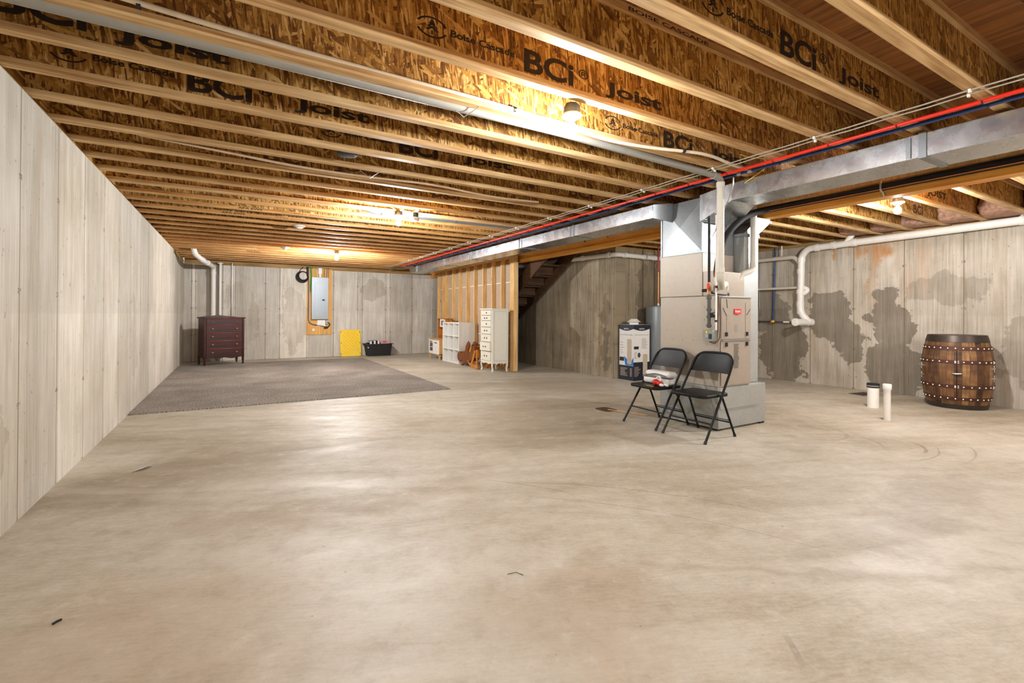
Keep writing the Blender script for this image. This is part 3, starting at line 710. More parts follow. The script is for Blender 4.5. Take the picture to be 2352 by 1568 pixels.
# return air base and drop
RB = thing('return_air_box', 'dull galvanised box on the floor under the furnace', 'duct', (4.6, 3.4, 0))
MB().box(4.2, 5.0, 3.035, 3.79, .018, .437).build('box_body', M['galvd'], RB, bevel=.003)
MB().box(4.22, 4.83, 3.028, 3.036, .225, .43).build('filter_door', M['galvd'], RB)
MB().box(4.22, 4.84, 3.022, 3.036, .216, .225).build('filter_door_edge', M['steel'], RB)
for (xx, yy) in ((4.95, 3.08), (4.25, 3.09), (4.25, 3.74), (4.95, 3.74)): MB().box(xx-.04, xx+.04, yy-.04, yy+.04, 0, .018).build('foot_pad', M['blackpl'], RB)
RD = thing('return_air_drop', 'pale galvanised drop duct standing right of the furnace', 'duct', (4.85, 3.4, .44))
MB().box(4.73, 4.985, 3.11, 3.70, .44, 2.02).build('drop_riser', M['galvd'], RD, bevel=.003)
MB().box(4.722, 4.993, 3.10, 3.71, 2.02, 2.055).build('drive_cleat', M['galvb'], RD)
MB().add([(4.735, 3.115, 2.055), (4.98, 3.115, 2.055), (5.22, 3.115, 2.215), (4.97, 3.115, 2.215), (4.735, 3.70, 2.055), (4.98, 3.70, 2.055), (5.22, 3.70, 2.215), (4.97, 3.70, 2.215)],
         [(0, 1, 2, 3), (4, 5, 6, 7), (0, 1, 5, 4), (1, 2, 6, 5), (3, 7, 4, 0), (2, 3, 7, 6)]).build('offset_piece', M['galvb'], RD)
MB().box(4.975, 5.215, 3.115, 3.70, 2.225, 2.252).build('top_collar', M['galvb'], RD)
MB().box(4.96, 5.23, 3.105, 3.71, 2.208, 2.228).build('drive_cleat', M['galvb'], RD)

# vents rising from the furnace
def pipe_thing(name, label, cat, pts, r, m, corner=.1, fittings=(), seg=18, group=None, fr=1.16, fm=None):
    P = rounded(pts, corner, 7)
    c = Vector(pts[0])
    o = thing(name, label, cat, c, group=group)
    MB().tube(P, r, seg).build('pipe_run', m, o)
    for (a, b) in fittings:
        MB().tube([a, b], r*fr, seg).build('coupling', fm or m, o)
    return o
pipe_thing('vent_pipe', 'white PVC flue pipe rising from the furnace with a lower elbow', 'pipe',
           [(3.80, 2.73, 2.37), (3.80, 2.73, 1.50), (4.10, 2.93, 1.44), (4.43, 3.12, 1.50), (4.45, 3.14, 1.37)], .032, M['pvcg'], .07,
           [((3.80, 2.73, 1.60), (3.80, 2.73, 1.555)), ((3.80, 2.73, 2.33), (3.80, 2.73, 2.375))])
pipe_thing('vent_pipe', 'second white PVC furnace pipe, jogging left just above the cabinet', 'pipe',
           [(4.82, 3.06, 2.40), (4.82, 3.06, 1.66), (4.67, 3.12, 1.60), (4.66, 3.14, 1.50), (4.66, 3.14, 1.37)], .032, M['pvcg'], .06,
           [((4.82, 3.06, 1.74), (4.82, 3.06, 1.69)), ((4.66, 3.14, 1.53), (4.66, 3.14, 1.475))])
pipe_thing('overhead_vent_pipe', 'grey PVC vent pipe strapped along the underside of a joist', 'pipe',
           [(-1.0, 2.648, 2.432), (1.9, 2.650, 2.430), (3.70, 2.68, 2.405), (3.80, 2.73, 2.40)], .030, M['pvcgrey'], .05, [((3.62, 2.677, 2.40), (3.70, 2.68, 2.40))])
MB_ = MB().tube([(4.45, 3.14, 1.366), (4.45, 3.14, 1.40)], .045, 16)
tag(MB_.build('rubber_pipe_boot', M['blackpl']), 'black rubber boot where the flue meets the furnace top', 'fitting')

# gas line
G = thing('gas_pipe', 'black gas pipe with red valve handle dropping beside the furnace', 'pipe', (4.155, 3.11, 1.0))
MB().tube([(4.15, 3.11, 2.40), (4.15, 3.11, 1.50)], .013, 12).build('black_pipe', M['black'], G)
MB().tube([(4.15, 3.11, 1.50), (4.15, 3.11, 1.38)], .020, 12).build('brass_valve', M['brass'], G)
MB().rbox(4.118, 4.134, 3.085, 3.115, 1.42, 1.49, .007).build('valve_handle', M['redink'], G)['label'] = 'red valve handle'
MB().tube([(4.15, 3.11, 1.42), (4.15, 3.185, 1.42)], .016, 12).build('side_fitting', M['black'], G)
MB().tube([(4.15, 3.11, 1.40), (4.24, 3.09, 1.385), (4.40, 3.09, 1.380)], .008, 10).build('black_branch', M['black'], G)
g = MB(); g.tube([(4.15, 3.11, 1.38), (4.15, 3.11, 1.04)], .017, 12)
for z_ in (1.33, 1.21, 1.14, 1.05): g.tube([(4.15, 3.11, z_), (4.15, 3.11, z_+.025)], .025, 12)
g.build('grey_drip_leg', M['iron'], G)
MB().lathe([(.024, -.03), (.026, .02)], (4.17, 3.07, 1.17), 16, 'x').build('round_plug', M['black'], G)
J = thing('control_box', 'small grey electrical box with a yellow tag on the furnace side', 'electrical box', (4.17, 3.1, .9))
MB().rbox(4.12, 4.20, 3.05, 3.16, .905, 1.015, .006, 'x').build('box_body', plain('green_grey_box', lin(142, 146, 136), .5, .3), J)
MB().box(4.116, 4.12, 3.105, 3.12, .985, 1.008).build('yellow_tag', M['yellow'], J)
MB().box(4.116, 4.12, 3.055, 3.09, .93, .98).build('switch_plate', M['navy'], J)
MB().box(4.115, 4.119, 3.09, 3.13, .94, .975).build('cover_plate', M['steel'], J)
pipe_thing('conduit', 'thin white conduit dropping to the control box on the furnace', 'conduit', [(4.14, 3.02, 2.17), (4.14, 3.02, 1.02)], .009, M['whitepl'], .02,
           [((4.14, 3.02, 1.10), (4.14, 3.02, 1.12)), ((4.14, 3.02, 1.44), (4.14, 3.02, 1.46))], 10, fr=1.6, fm=M['blackpl'])
tag(MB().tube(rounded([(4.19, 3.03, 1.36), (4.185, 3.0, 1.1), (4.17, 3.0, .93), (4.13, 3.03, .88), (4.15, 3.10, .90)], .05), .006, 8).build('flexible_cable', plain('brown_cable', lin(92, 66, 50), .5)),
    'brown looped cable under the control box', 'cable')
tag(MB().tube(rounded([(3.80, 2.60, 2.42), (3.80, 2.60, 2.30), (3.88, 2.72, 2.20), (4.05, 2.95, 2.02), (4.08, 3.02, 1.95)], .06), .007, 8).build('copper_line', M['steel']),
    'thin bright tube bending down in front of the duct', 'tube')

# refrigerant line lying on the beam then sweeping down to the coil
RL = thing('refrigerant_line', 'black foam-wrapped line on the orange beam, curving down to the furnace coil', 'pipe', (5.07, 1.5, 2.33))
lp = [(5.062, -3.5, 2.345), (5.062, 1.0, 2.345), (5.06, 2.4, 2.335), (4.90, 2.86, 2.30), (4.62, 2.98, 2.23), (4.42, 3.01, 2.10), (4.26, 3.03, 1.93), (4.22, 3.05, 1.76), (4.24, 3.09, 1.58)]
def smooth_path(P, it=3):
    P = [Vector(p) for p in P]
    for _ in range(it):
        Q = [P[0]]
        for a, b in zip(P[:-1], P[1:]): Q += [a*.75+b*.25, a*.25+b*.75]
        P = Q+[P[-1]]
    return P
MB().tube(smooth_path(lp), .034, 14).build('foam_sleeve', M['foam'], RL)
MB().tube(smooth_path([(a-.034, b, c-.026) for a, b, c in lp]), .0055, 8).build('copper_tube', M['copper'], RL)
for y in (.93, 1.98, -.3):
    c = thing('beam_clamp', {.93: 'steel strap clamp on the orange beam by the right edge of the view', 1.98: 'steel strap clamp on the orange beam near the furnace', -.3: 'steel strap clamp on the beam outside the view'}[y], 'clamp', (5.07, y, 2.25), group='strap clamps on the beam')
    MB().tube(rounded([(5.09, y, 2.39), (5.02, y, 2.385), (5.02, y, 2.30), (5.075, y, 2.29), (5.092, y, 2.255)], .03), .009, 8).build('strap', M['steel'], c)
    MB().lathe([(.010, -.008), (.010, 0)], (5.10, y, 2.275), 10, 'x').build('screw_head', M['steel'], c)

# water pipes and cables under the joists, running along the duct
RP = thing('water_pipe', 'bright red plastic water pipe running the length of the ceiling', 'pipe', (3.71, 4.5, 2.39))
MB().tube([(3.70, -4, 2.405), (3.70, 2.6, 2.403), (3.72, 5, 2.405), (3.74, 11.9, 2.405)], .0125, 12).build('pipe_run', M['red'], RP)
BP = thing('water_pipe', 'dark blue plastic water pipe beside the red one', 'pipe', (3.80, 4.5, 2.39))
MB().tube([(3.79, -4, 2.402), (3.79, 3.2, 2.402), (3.85, 5, 2.402), (3.86, 12.0, 2.402)], .0125, 12).build('pipe_run', M['blue'], BP)
for q in (2.42, 2.52): MB().tube([(3.79, q, 2.402), (3.79, q+.035, 2.402)], .018, 12).build('crimp_ring', M['steel'], BP)
for n in range(-8, 22):
    yy = 3.026+.4069*n-.029
    MB().tube(arc((3.70+.003*max(n, 0)*.6, yy, 2.405), .015, 180, 360, 6, (1, 0, 0), (0, 0, 1)), .0035, 6).build('pipe_clip', M['blackpl'], RP)
    MB().tube(arc((3.79+(.06 if n > 4 else .0), yy, 2.402), .016, 180, 360, 6, (1, 0, 0), (0, 0, 1)), .0035, 6).build('pipe_clip', M['blackpl'], BP)
# far extra lines
tag(MB().tube([(3.80, 5.4, 2.412), (3.79, 7.0, 2.412), (3.80, 11.9, 2.412)], .008, 8).build('water_pipe', M['red']), 'thinner red pipe beside the main red one, far end', 'pipe')
tag(MB().tube([(3.92, 4.2, 2.408), (3.93, 12.3, 2.408), (3.70, 13.2, 2.40)], .011, 8).build('conduit', M['boxgrey']), 'dark conduit between the blue pipe and the duct', 'conduit')
for k, (xa, xb, zo) in enumerate(((3.50, 3.50, 0), (3.555, 3.56, .004))):
    pts = []
    for n in range(-9, 24):
        yy = 3.026+.4069*n-.029; pts += [(xa+(xb-xa)*(n+9)/33, yy, 2.419-zo*.5), (xa+(xb-xa)*(n+9)/33+.001, yy+.2, 2.416-zo)]
    c = thing('ceiling_cable', ['pale cable stapled under the joists, the outer of two', 'pale cable stapled under the joists, next to the red pipe'][k], 'cable', (xa, 4.5, 2.41), group='pale cables under the joists')
    MB().tube(pts, .0045, 8).build('cable_run', M['wirec'], c)
    for n in range(-5, 20, 2):
        yy = 3.026+.4069*n-.029+.02*k; MB().box(xa-.008, xa+.010, yy-.006, yy+.006, 2.405-zo, 2.425).build('staple', M['whitepl'], c)

# flexible white pipe slung past the near lamp
WP = thing('flexible_pipe', 'white flexible pipe sagging along a joist past the nearest bulb', 'pipe', (1.5, 2.55, 2.46))
wp = [(-1.0, 2.46, 2.50), (-.41, 2.53, 2.475), (.51, 2.575, 2.475), (1.2, 2.565, 2.47), (1.7, 2.565, 2.455), (2.05, 2.57, 2.435), (2.30, 2.56, 2.412), (2.69, 2.50, 2.410), (2.95, 2.42, 2.412), (3.2, 2.39, 2.42), (3.6, 2.47, 2.425), (3.9, 2.5, 2.44)]
MB().tube(smooth_path(wp), .0125, 12).build('pipe_run', plain('ivory_flex_pipe', lin(222, 206, 180), .45), WP)
for p in ((1.52, 2.565, 2.462), (2.93, 2.42, 2.412), (-.36, 2.535, 2.475)): MB().tube([(p[0]-.008, p[1], p[2]), (p[0]+.008, p[1], p[2])], .018, 10).build('pipe_clip', M['blackpl'], WP)
tag(MB().tube(smooth_path([(-.6, 4.27, 2.44), (-.06, 4.34, 2.43), (.5, 4.42, 2.418), (1.18, 4.40, 2.42), (1.64, 4.30, 2.415), (2.33, 4.45, 2.415), (2.94, 4.42, 2.43)]), .011, 8).build('flexible_pipe', plain('tan_flex_pipe', lin(196, 170, 138), .5)),
    'dull tan flexible pipe looping under the middle joists', 'pipe')
for i, (x0, pts) in enumerate([(0, [(1.80, 2.27, 2.41), (1.86, 2.30, 2.395), (1.92, 2.30, 2.43)]), (1, [(3.45, 2.30, 2.44), (3.6, 2.30, 2.44), (3.78, 2.28, 2.46), (3.95, 2.42, 2.42)]), (2, [(3.86, 2.30, 2.44), (3.93, 2.42, 2.42), (3.99, 2.62, 2.37)]),
                               (3, [(1.62, 2.21, 2.43), (1.60, 2.26, 2.37), (1.585, 2.205, 2.43)])]):
    tag(MB().tube(smooth_path(pts), .004, 8).build('house_wire', M['wirey']), ['yellow wire loop just right of the nearest bulb', 'yellow wire crossing under a joist by the pale cables', 'yellow wire end poking below the red pipe', 'yellow wire loop just left of the nearest bulb'][i], 'wire')
YC = thing('cable_bundle', 'bundle of yellow cables stapled to the joist left of the middle bulb', 'cable', (1.45, 5.45, 2.42))
for k in range(4):
    MB().tube(smooth_path([(1.10, 5.50+.004*k, 2.45), (1.16, 5.485, 2.435+.006*k), (1.40, 5.48, 2.435+.008*k), (1.58, 5.50+.01*k, 2.43+.006*k), (1.68, 5.62, 2.41)]), .0045, 6).build('cable', M['wirey'], YC)
# hanging brackets (bent straps) between joists
for i, (x, y) in enumerate(((1.22, 2.60), (1.05, 4.22))):
    tag(MB().tube([(x-.10, y+.05, 2.429), (x-.02, y+.03, 2.368), (x+.06, y-.02, 2.429)], .003, 6).build('pipe_hanger', M['steel']), ['thin bent wire hanger under the grey pipe, left of the nearest bulb', 'thin bent wire hanger under a middle joist'][i], 'hanger')

# panned duct in a joist bay, smoke alarm, fan, covers
BD = thing('round_duct', 'half-hidden round silver duct in the joist bay behind the middle bulb', 'duct', (2.6, 6.05, 2.44))
MB().lathe([(.10, -1.2), (.13, -1.1), (.135, 0), (.135, 1.6)], (2.60, 6.06, 2.566), 28, 'x').build('duct_tube', M['galvb'], BD)
for x in (1.62, 2.62, 3.3): MB().lathe([(.139, -.01), (.139, .01)], (x, 6.06, 2.566), 28, 'x').build('seam_band', M['galvb'], BD)
tag(MB().box(1.892, 1.908, 5.469, 5.816, 2.405, 2.43).build('bar_hanger', M['steel']), 'steel bar between two joists carrying the black-topped alarm', 'hanger')
FN = thing('smoke_alarm', 'black-topped round smoke alarm hanging beside the middle bulb', 'smoke alarm', (1.90, 5.60, 2.33))
MB().lathe([(.045, .05), (.05, .105)], (1.90, 5.60, 2.30), 22).build('mounting_base', M['blackpl'], FN)
MB().lathe([(.02, 0), (.05, .008), (.058, .025), (.060, .048)], (1.90, 5.60, 2.30), 26).build('alarm_cover', plain('grey_plastic', lin(176, 174, 168), .5), FN)
for i, (x, y, lab) in enumerate(((.80, 7.42, 'flat round white alarm on the joists, the nearer of two on the left'), (.83, 9.98, 'flat round white alarm on the joists, the farther of two on the left'))):
    s_ = thing('ceiling_detector', lab, 'smoke alarm', (x, y, 2.36), group='round ceiling alarms')
    MB().lathe([(.03, .0), (.045, .012), (.05, .018)], (x, y, 2.385), 24).build('inner_dome', M['whitepl'], s_)
    MB().lathe([(.055, .018), (.075, .028), (.080, .043)], (x, y, 2.385), 24).build('outer_ring', plain('light_grey_plastic', lin(206, 204, 198), .5), s_)
tag(MB().lathe([(.055, 0), (.075, .004), (.08, .012), (.08, .05)], (.77, 3.93, 2.43), 28).build('speaker_cover', M['blackpl']), 'round black cover in a joist bay over the open floor', 'cover')

# ------------------------------------------------------------------ plumbing on the right wall
DP = thing('drain_pipe', 'large white PVC drain running along the right wall and dropping to a cleanout', 'pipe', (8.45, 4.48, 1.0))
X = 8.47
MB().tube(rounded([(X, -4, 2.365), (X, 1.8, 2.375), (X, 4.40, 2.32), (X, 4.50, 2.20), (X, 4.52, 1.20)], .16), .054, 22).build('pipe_run', M['pvc'], DP)
for (a, b) in (((X, 4.28, 2.32), (X, 4.22, 2.322)), ((X, 4.5, 2.17), (X, 4.5, 2.10)), ((X, 4.51, 1.98), (X, 4.51, 1.90)), ((X, 4.52, 1.62), (X, 4.52, 1.55)), ((X, 4.52, 1.42), (X, 4.52, 1.33)), ((X, 1.86, 2.374), (X, 1.82, 2.374)), ((X, 3.72, 2.335), (X, 3.66, 2.336)), ((X, 4.02, 2.328), (X, 3.96, 2.33))):
    MB().tube([a, b], .062, 22).build('coupling', M['pvc'], DP)
MB().tube(rounded([(X, 4.52, 1.32), (X, 4.50, 1.20), (8.52, 4.40, 1.06)], .08), [.058]*10, 22).build('long_sweep', M['pvc'], DP)
tw = MB().tube([(8.22, 4.47, 1.06), (8.61, 4.40, 1.06)], .056, 22); tw.tube([(8.215, 4.471, 1.06), (8.26, 4.463, 1.06)], .066, 22); tw.tube([(8.50, 4.42, 1.06), (8.60, 4.40, 1.06)], .064, 22)
tw.build('cleanout_tee', M['pvc'], DP)
MB().tube([(8.20, 4.474, 1.06), (8.218, 4.471, 1.06)], .045, 20).build('cleanout_plug', M['whitepl'], DP)
MB().tube(rounded([(X, 3.80, 2.36), (X, 3.72, 2.46), (X, 3.68, 2.56)], .05), .042, 18).build('upper_branch', M['pvc'], DP)
MB().tube(rounded([(X, 4.55, 1.50), (X, 4.44, 1.56), (X+.03, 4.40, 1.62), (X, 4.47, 1.66)], .05), .036, 16).build('small_branch', M['pvc'], DP)
MB().tube(rounded([(X, 4.52, 2.08), (X, 4.62, 2.20), (X, 4.80, 2.20), (X, 6.3, 2.20)], .06), .036, 18).build('side_branch', M['pvcg'], DP)
MB().tube([(X, 4.52, 1.66), (X, 6.3, 1.66)], .022, 14).build('thin_side_branch', M['pvcg'], DP)
MB().box(X-.004, X+.004, 1.83, 1.85, 2.37, 2.50).box(X-.004, X+.004, 4.83, 4.85, 2.2, 2.42).build('hanger_strap', M['whitepl'], DP)
BW = thing('water_service', 'blue water line dropping to a brass meter fitting on the right wall', 'pipe', (8.54, 5.03, 1.0))
MB().tube([(8.545, 5.0, 2.42), (8.545, 5.04, 1.10)], .016, 12).build('blue_pipe', M['blue'], BW)
MB().lathe([(.03, -.02), (.05, 0), (.05, .03), (.03, .05)], (8.53, 5.04, 1.05), 18).build('brass_meter', M['brass'], BW)
MB().tube([(8.54, 5.5, 1.06), (8.54, 5.09, 1.06)], .012, 10).tube([(8.54, 5.0, 1.06), (8.54, 4.66, 1.05)], .010, 10).build('thin_branch', M['iron'], BW)
MB().tube([(8.53, 4.84, 1.055), (8.53, 4.74, 1.055)], .016, 10).build('valve_stem', M['whitepl'], BW)
tag(MB().tube([(8.575, 5.32, 2.2), (8.575, 5.32, 1.30)], .009, 8).box(8.565, 8.593, 5.28, 5.36, 1.17, 1.30).build('conduit', M['steel']), 'thin conduit and outlet box on the right wall by the duct', 'conduit')
# stairwell drain
SP = thing('drain_pipe', 'white PVC drain along the stairwell wall turning the concrete corner', 'pipe', (5.92, 7.5, 2.2))
MB().tube(rounded([(5.6, 10.0, 2.33), (5.86, 9.4, 2.30), (5.90, 8.6, 2.30), (5.93, 6.9, 2.275), (5.95, 6.40, 2.265), (6.3, 6.385, 2.26), (7.6, 6.385, 2.25)], .10), .042, 20).build('pipe_run', M['pvc'], SP)
for (a, b) in (((5.94, 6.62, 2.27), (5.945, 6.56, 2.27)), ((6.12, 6.387, 2.262), (6.18, 6.387, 2.262)), ((6.62, 6.385, 2.257), (6.66, 6.385, 2.257)), ((6.86, 6.385, 2.256), (6.92, 6.385, 2.256)), ((5.925, 7.3, 2.28), (5.922, 7.38, 2.28))):
    MB().tube([a, b], .050, 20).build('coupling', M['pvc'], SP)

# ------------------------------------------------------------------ water heater
WH = thing('water_heater', 'grey water heater tank mostly hidden behind the furnace', 'water heater', (6.78, 6.10, 0))
MB().lathe([(.20, .0), (.265, .02), (.27, .05), (.27, 1.29), (.262, 1.325), (.22, 1.34)], (6.78, 6.10, 0), 40).build('tank', M['hwh'], WH)
cdir = Vector((-.80, -.60, 0)).normalized()
def curved(c, R, a0, a1, z0, z1, t=.002, seg=8):
    mb = MB(); vs = []; fs = []
    for i in range(seg+1):
        a = math.radians(a0+(a1-a0)*i/seg)
        for z in (z0, z1): vs.append((c[0]+R*math.cos(a), c[1]+R*math.sin(a), z))
        for z in (z0, z1): vs.append((c[0]+(R+t)*math.cos(a), c[1]+(R+t)*math.sin(a), z))
    for i in range(seg):
        k = 4*i; fs += [(k, k+4, k+5, k+1), (k+2, k+3, k+7, k+6), (k, k+2, k+6, k+4), (k+1, k+5, k+7, k+3)]
    fs += [(0, 1, 3, 2), (4*seg, 4*seg+2, 4*seg+3, 4*seg+1)]
    return mb.add(vs, fs)
curved((6.78, 6.10), .271, 238, 262, .47, 1.06).build('paper_label', M['label'], WH)
curved((6.78, 6.10), .274, 239, 258, .72, .86).build('warning_sticker', M['redink'], WH)
curved((6.78, 6.10), .277, 240.5, 257, .73, .835).build('warning_sticker_panel', M['label'], WH)
curved((6.78, 6.10), .272, 247, 262, 1.20, 1.27).build('sticker', M['navy'], WH)
HP = thing('hot_water_pipe', 'copper pipe with red upper run rising from the water heater', 'pipe', (6.55, 6.05, 1.34))
MB().tube([(6.62, 6.02, 1.34), (6.62, 6.02, 1.95)], .012, 12).build('copper_run', M['copper'], HP)
MB().tube([(6.62, 6.02, 1.95), (6.62, 6.02, 2.41)], .016, 12).build('red_run', plain('dark_red_pex', lin(150, 40, 28), .45), HP)
MB().tube([(6.62, 6.02, 1.33), (6.62, 6.02, 1.38)], .022, 12).build('union_nut', M['steel'], HP)
tag(MB().tube([(6.90, 6.02, 1.34), (6.90, 6.02, 2.41)], .016, 12).build('cold_water_pipe', M['blue']), 'blue pipe rising behind the furnace edge', 'pipe')

# ------------------------------------------------------------------ carton
CB = thing('product_carton', 'tall printed carton beside the water heater with blue and white panels', 'box', (6.28, 6.29, 0))
bx0, bx1, by0, by1, bh = 6.065, 6.46, 6.075, 6.43, .995
MB().box(bx0, bx1, by0, by1, 0, bh).build('carton_body', M['label'], CB)
def panel_left(poly, m, nm, d=.0012):   # on the face towards the left room; (y from far edge, z)
    return MB().prism([(by1-a, b) for a, b in poly], bx0-d, bx0-.0002, 'x').build(nm, m, CB)
def panel_front(poly, m, nm, d=.0012):
    return MB().prism([(bx0+a, b) for a, b in poly], by0-d, by0-.0002, 'y').build(nm, m, CB)
arcp = lambda W: [(0, bh-.002), (0, bh-.075)]+[(W*i/10, bh-.075-.035*math.sin(PI*i/10)) for i in range(1, 10)]+[(W, bh-.075), (W, bh-.002)]
WL, WF = by1-by0, bx1-bx0
panel_left(arcp(WL), M['navy'], 'printed_panel'); panel_front(arcp(WF), M['navy'], 'printed_panel')
panel_left([(0, .002), (WL, .002), (WL, .265), (0, .265)], M['navy'], 'printed_panel'); panel_front([(0, .002), (WF, .002), (WF, .33), (0, .33)], M['navy'], 'printed_panel')
panel_left([(WL*.42, .27), (WL, .27), (WL, .42), (WL*.85, .34), (WL*.62, .36), (WL*.36, .43)], M['lblue'], 'printed_panel', .0014)
for nm, fn, cx, z0, z1 in (('tank_picture', panel_left, WL*.72, .29, .74), ('tank_picture', panel_front, WF*.72, .06, .47)):
    fn([(cx-.055, z0+.02), (cx-.03, z0), (cx+.03, z0), (cx+.055, z0+.02), (cx+.055, z1-.01), (cx+.03, z1), (cx-.03, z1), (cx-.055, z1-.01)], M['beigep'], nm, .002)
panel_left([(.01, .34), (.125, .34), (.125, .41), (.01, .41)], M['navy'], 'printed_panel', .0016)
panel_front([(.01, .56), (.125, .56), (.125, .61), (.01, .61)], M['navy'], 'printed_panel', .0016)
panel_front([(.125, .46+.05*math.sin(t)) for t in ()] or [(.135+.035*math.cos(2*PI*i/16), .455+.045*math.sin(2*PI*i/16)) for i in range(16)], M['iron'], 'round_picture', .002)
NEGY, XP, ZP = (0, -1, 0), (1, 0, 0), (0, 0, 1)
text_mesh('MORTON', .11, .026, (bx0-.002, by1-.12, bh-.088), NEGY, ZP, 'maker_lettering', M['label'], CB, bold=.02)
text_mesh('MORTON', .12, .026, (bx0+.14, by0-.002, bh-.088), XP, ZP, 'maker_lettering', M['label'], CB, bold=.02)
text_mesh('Sistema de Filtraci\u00f3n de Agua', .31, .024, (bx0-.002, by1-.02, .80), NEGY, ZP, 'subtitle', M['greyp'], CB)
text_mesh('Sistema de Filtraci\u00f3n de Agua', .33, .024, (bx0+.03, by0-.002, .80), XP, ZP, 'subtitle', M['greyp'], CB)
gl = MB()
for k in range(9): gl.box(bx0+.20, bx0+.20+.14*random.uniform(.7, 1), by0-.0015, by0-.0003, .74-k*.021, .747-k*.021)
for k in range(6): gl.box(bx0+.02, bx0+.02+.07*random.uniform(.6, 1), by0-.0015, by0-.0003, .50-k*.02, .506-k*.02)
for k in range(5): gl.box(bx0-.0015, bx0-.0003, by1-.03-.10*random.uniform(.5, 1), by1-.03, .67-k*.045, .677-k*.045)
gl.build('small_print', M['greyp'], CB)
wl_ = MB()
for k in range(9): wl_.box(bx0-.0018, bx0-.0003, by1-.03-.19*random.uniform(.6, 1), by1-.03, .215-k*.017, .221-k*.017)
for k in range(9): wl_.box(bx0-.0018, bx0-.0003, by1-.32, by1-.27, .215-k*.017, .221-k*.017)
for k in range(9): wl_.box(bx0+.02, bx0+.02+.16*random.uniform(.5, 1), by0-.0018, by0-.0003, .24-k*.02, .246-k*.02)
wl_.build('white_small_print', M['beigep'], CB)
RC = thing('plastic_vent_cap', 'white mushroom-shaped plastic cap on top of the carton', 'cap', (6.20, 6.22, bh))
MB().lathe([(.075, 0), (.080, .005), (.080, .04), (.065, .045)], (6.22, 6.22, bh+.001), 24).build('cap_neck', M['whitepl'], RC)
MB().lathe([(.115, .045), (.118, .052), (.08, .075), (.07, .09), (.06, .10)], (6.22, 6.22, bh+.001), 28).build('cap_rim', M['whitepl'], RC)

# ------------------------------------------------------------------ folding chairs (built once, facing -x, local)
def make_chair():
    c = thing('folding_chair', 'x', 'chair', (0, 0, 0))
    W = .225
    def side(s):  # long tube: front foot, up through the seat side, to the back top
        return [(-.255, s*(W+.015), .012), (.135, s*(W-.005), .62)]
    top = [(.135, -W+.005, .62), (.20, -W+.012, .735), (.222, -W+.075, .79), (.226, 0, .797), (.222, W-.075, .79), (.20, W-.012, .735), (.135, W-.005, .62)]
    fr = MB().tube(rounded([side(-1)[0]]+top+[side(1)[0]], .06, 6), .0115, 12)
    fr.build('back_frame', M['black'], c, local=True)
    pan = MB(); N = 14; vs = []; fs = []
    for i in range(N+1):
        t = -1+2*i/N; y = t*(W-.012); bow = .018*(1-t*t)
        zt_ = .788-.055*max(0, abs(t)-.7)/.3*abs(t)
        for (z, xx) in ((.605, .128), (.70, .181), (zt_, .205)):
            vs += [(xx+bow, y, z), (xx+bow+.004, y, z)]
    for i in range(N):
        for k in range(2):
            a = 6*i+2*k; b = 6*(i+1)+2*k
            fs += [(a, b, b+2, a+2), (a+1, a+3, b+3, b+1)]
        a = 6*i; b = 6*(i+1); fs += [(a, a+1, b+1, b), (a+4, b+4, b+5, a+5)]
    pan.add(vs, fs); pan.build('backrest', M['black'], c, local=True)
    seat = MB().rbox(-.225, .165, -.205, .205, .395, .425, .06, 'z', 6); seat.build('seat', M['black'], c, local=True, bevel=.008)
    for s in (-1, 1):
        MB().tube([(.235, s*(W-.02), .012), (.10, s*(W-.03), .30), (.045, s*(W-.03), .405)], .0105, 12).build('rear_leg', M['black'], c, local=True)
        MB().tube([(-.262, s*(W+.015), .0), (-.25, s*(W+.015), .025)], .0145, 12).build('rubber_foot', M['blackpl'], c, local=True)
        MB().tube([(.238, s*(W-.02), .0), (.230, s*(W-.02), .025)], .0135, 12).build('rubber_foot', M['blackpl'], c, local=True)
    MB().tube([(-.16, -W-.008, .165), (-.16, W+.008, .165)], .007, 10).build('front_crossbar', M['black'], c, local=True)
    MB().tube([(.175, -W+.02, .14), (.175, W-.02, .14)], .007, 10).build('rear_crossbar', M['black'], c, local=True)
    MB().tube([(.165, -W+.02, .16), (.165, W-.02, .16)], .004, 8).build('rear_crossbar', M['black'], c, local=True)
    return c
ch = make_chair(); ch.location = (3.925, 3.03, 0); ch.rotation_euler = (0, 0, math.radians(1)); ch['group'] = 'black folding chairs'
ch['label'] = 'empty black metal folding chair, the nearer of two by the furnace'
ch2 = copy_tree(ch); ch2.location = (3.935, 3.585, 0); ch2.rotation_euler = (0, 0, math.radians(-3))
ch2['label'] = 'black metal folding chair with a white bag and red item on its seat'
BG = thing('folded_bag', 'white padded bag with dark piping lying on the far folding chair', 'bag', (3.98, 3.6, .43))
MB().rbox(3.90, 4.04, 3.42, 3.76, .426, .50, .03, 'y', 5).build('bag_lower', M['label'], BG, bevel=.02)
MB().rbox(3.91, 4.04, 3.41, 3.74, .505, .565, .028, 'y', 5).build('bag_upper', M['label'], BG, bevel=.02)
MB().tube(smooth_path([(3.90, 3.76, .503), (3.895, 3.6, .51), (3.90, 3.42, .498), (3.97, 3.40, .50)]), .006, 8).build('piping', M['boxgrey'], BG)
MB().tube(smooth_path([(3.905, 3.70, .515), (3.90, 3.58, .545), (3.905, 3.44, .52)]), .004, 8).build('strap', M['iron'], BG)
TY = thing('plush_toy', 'small red and white bundle at the front of the loaded folding chair', 'toy', (3.83, 3.5, .43))
MB().sphere((3.84, 3.52, .458), .036, sc=(1, 1.2, .9)).build('red_bundle', M['redink'], TY)
MB().sphere((3.83, 3.46, .452), .030, sc=(1, 1.2, .85)).build('red_bundle', M['redink'], TY)
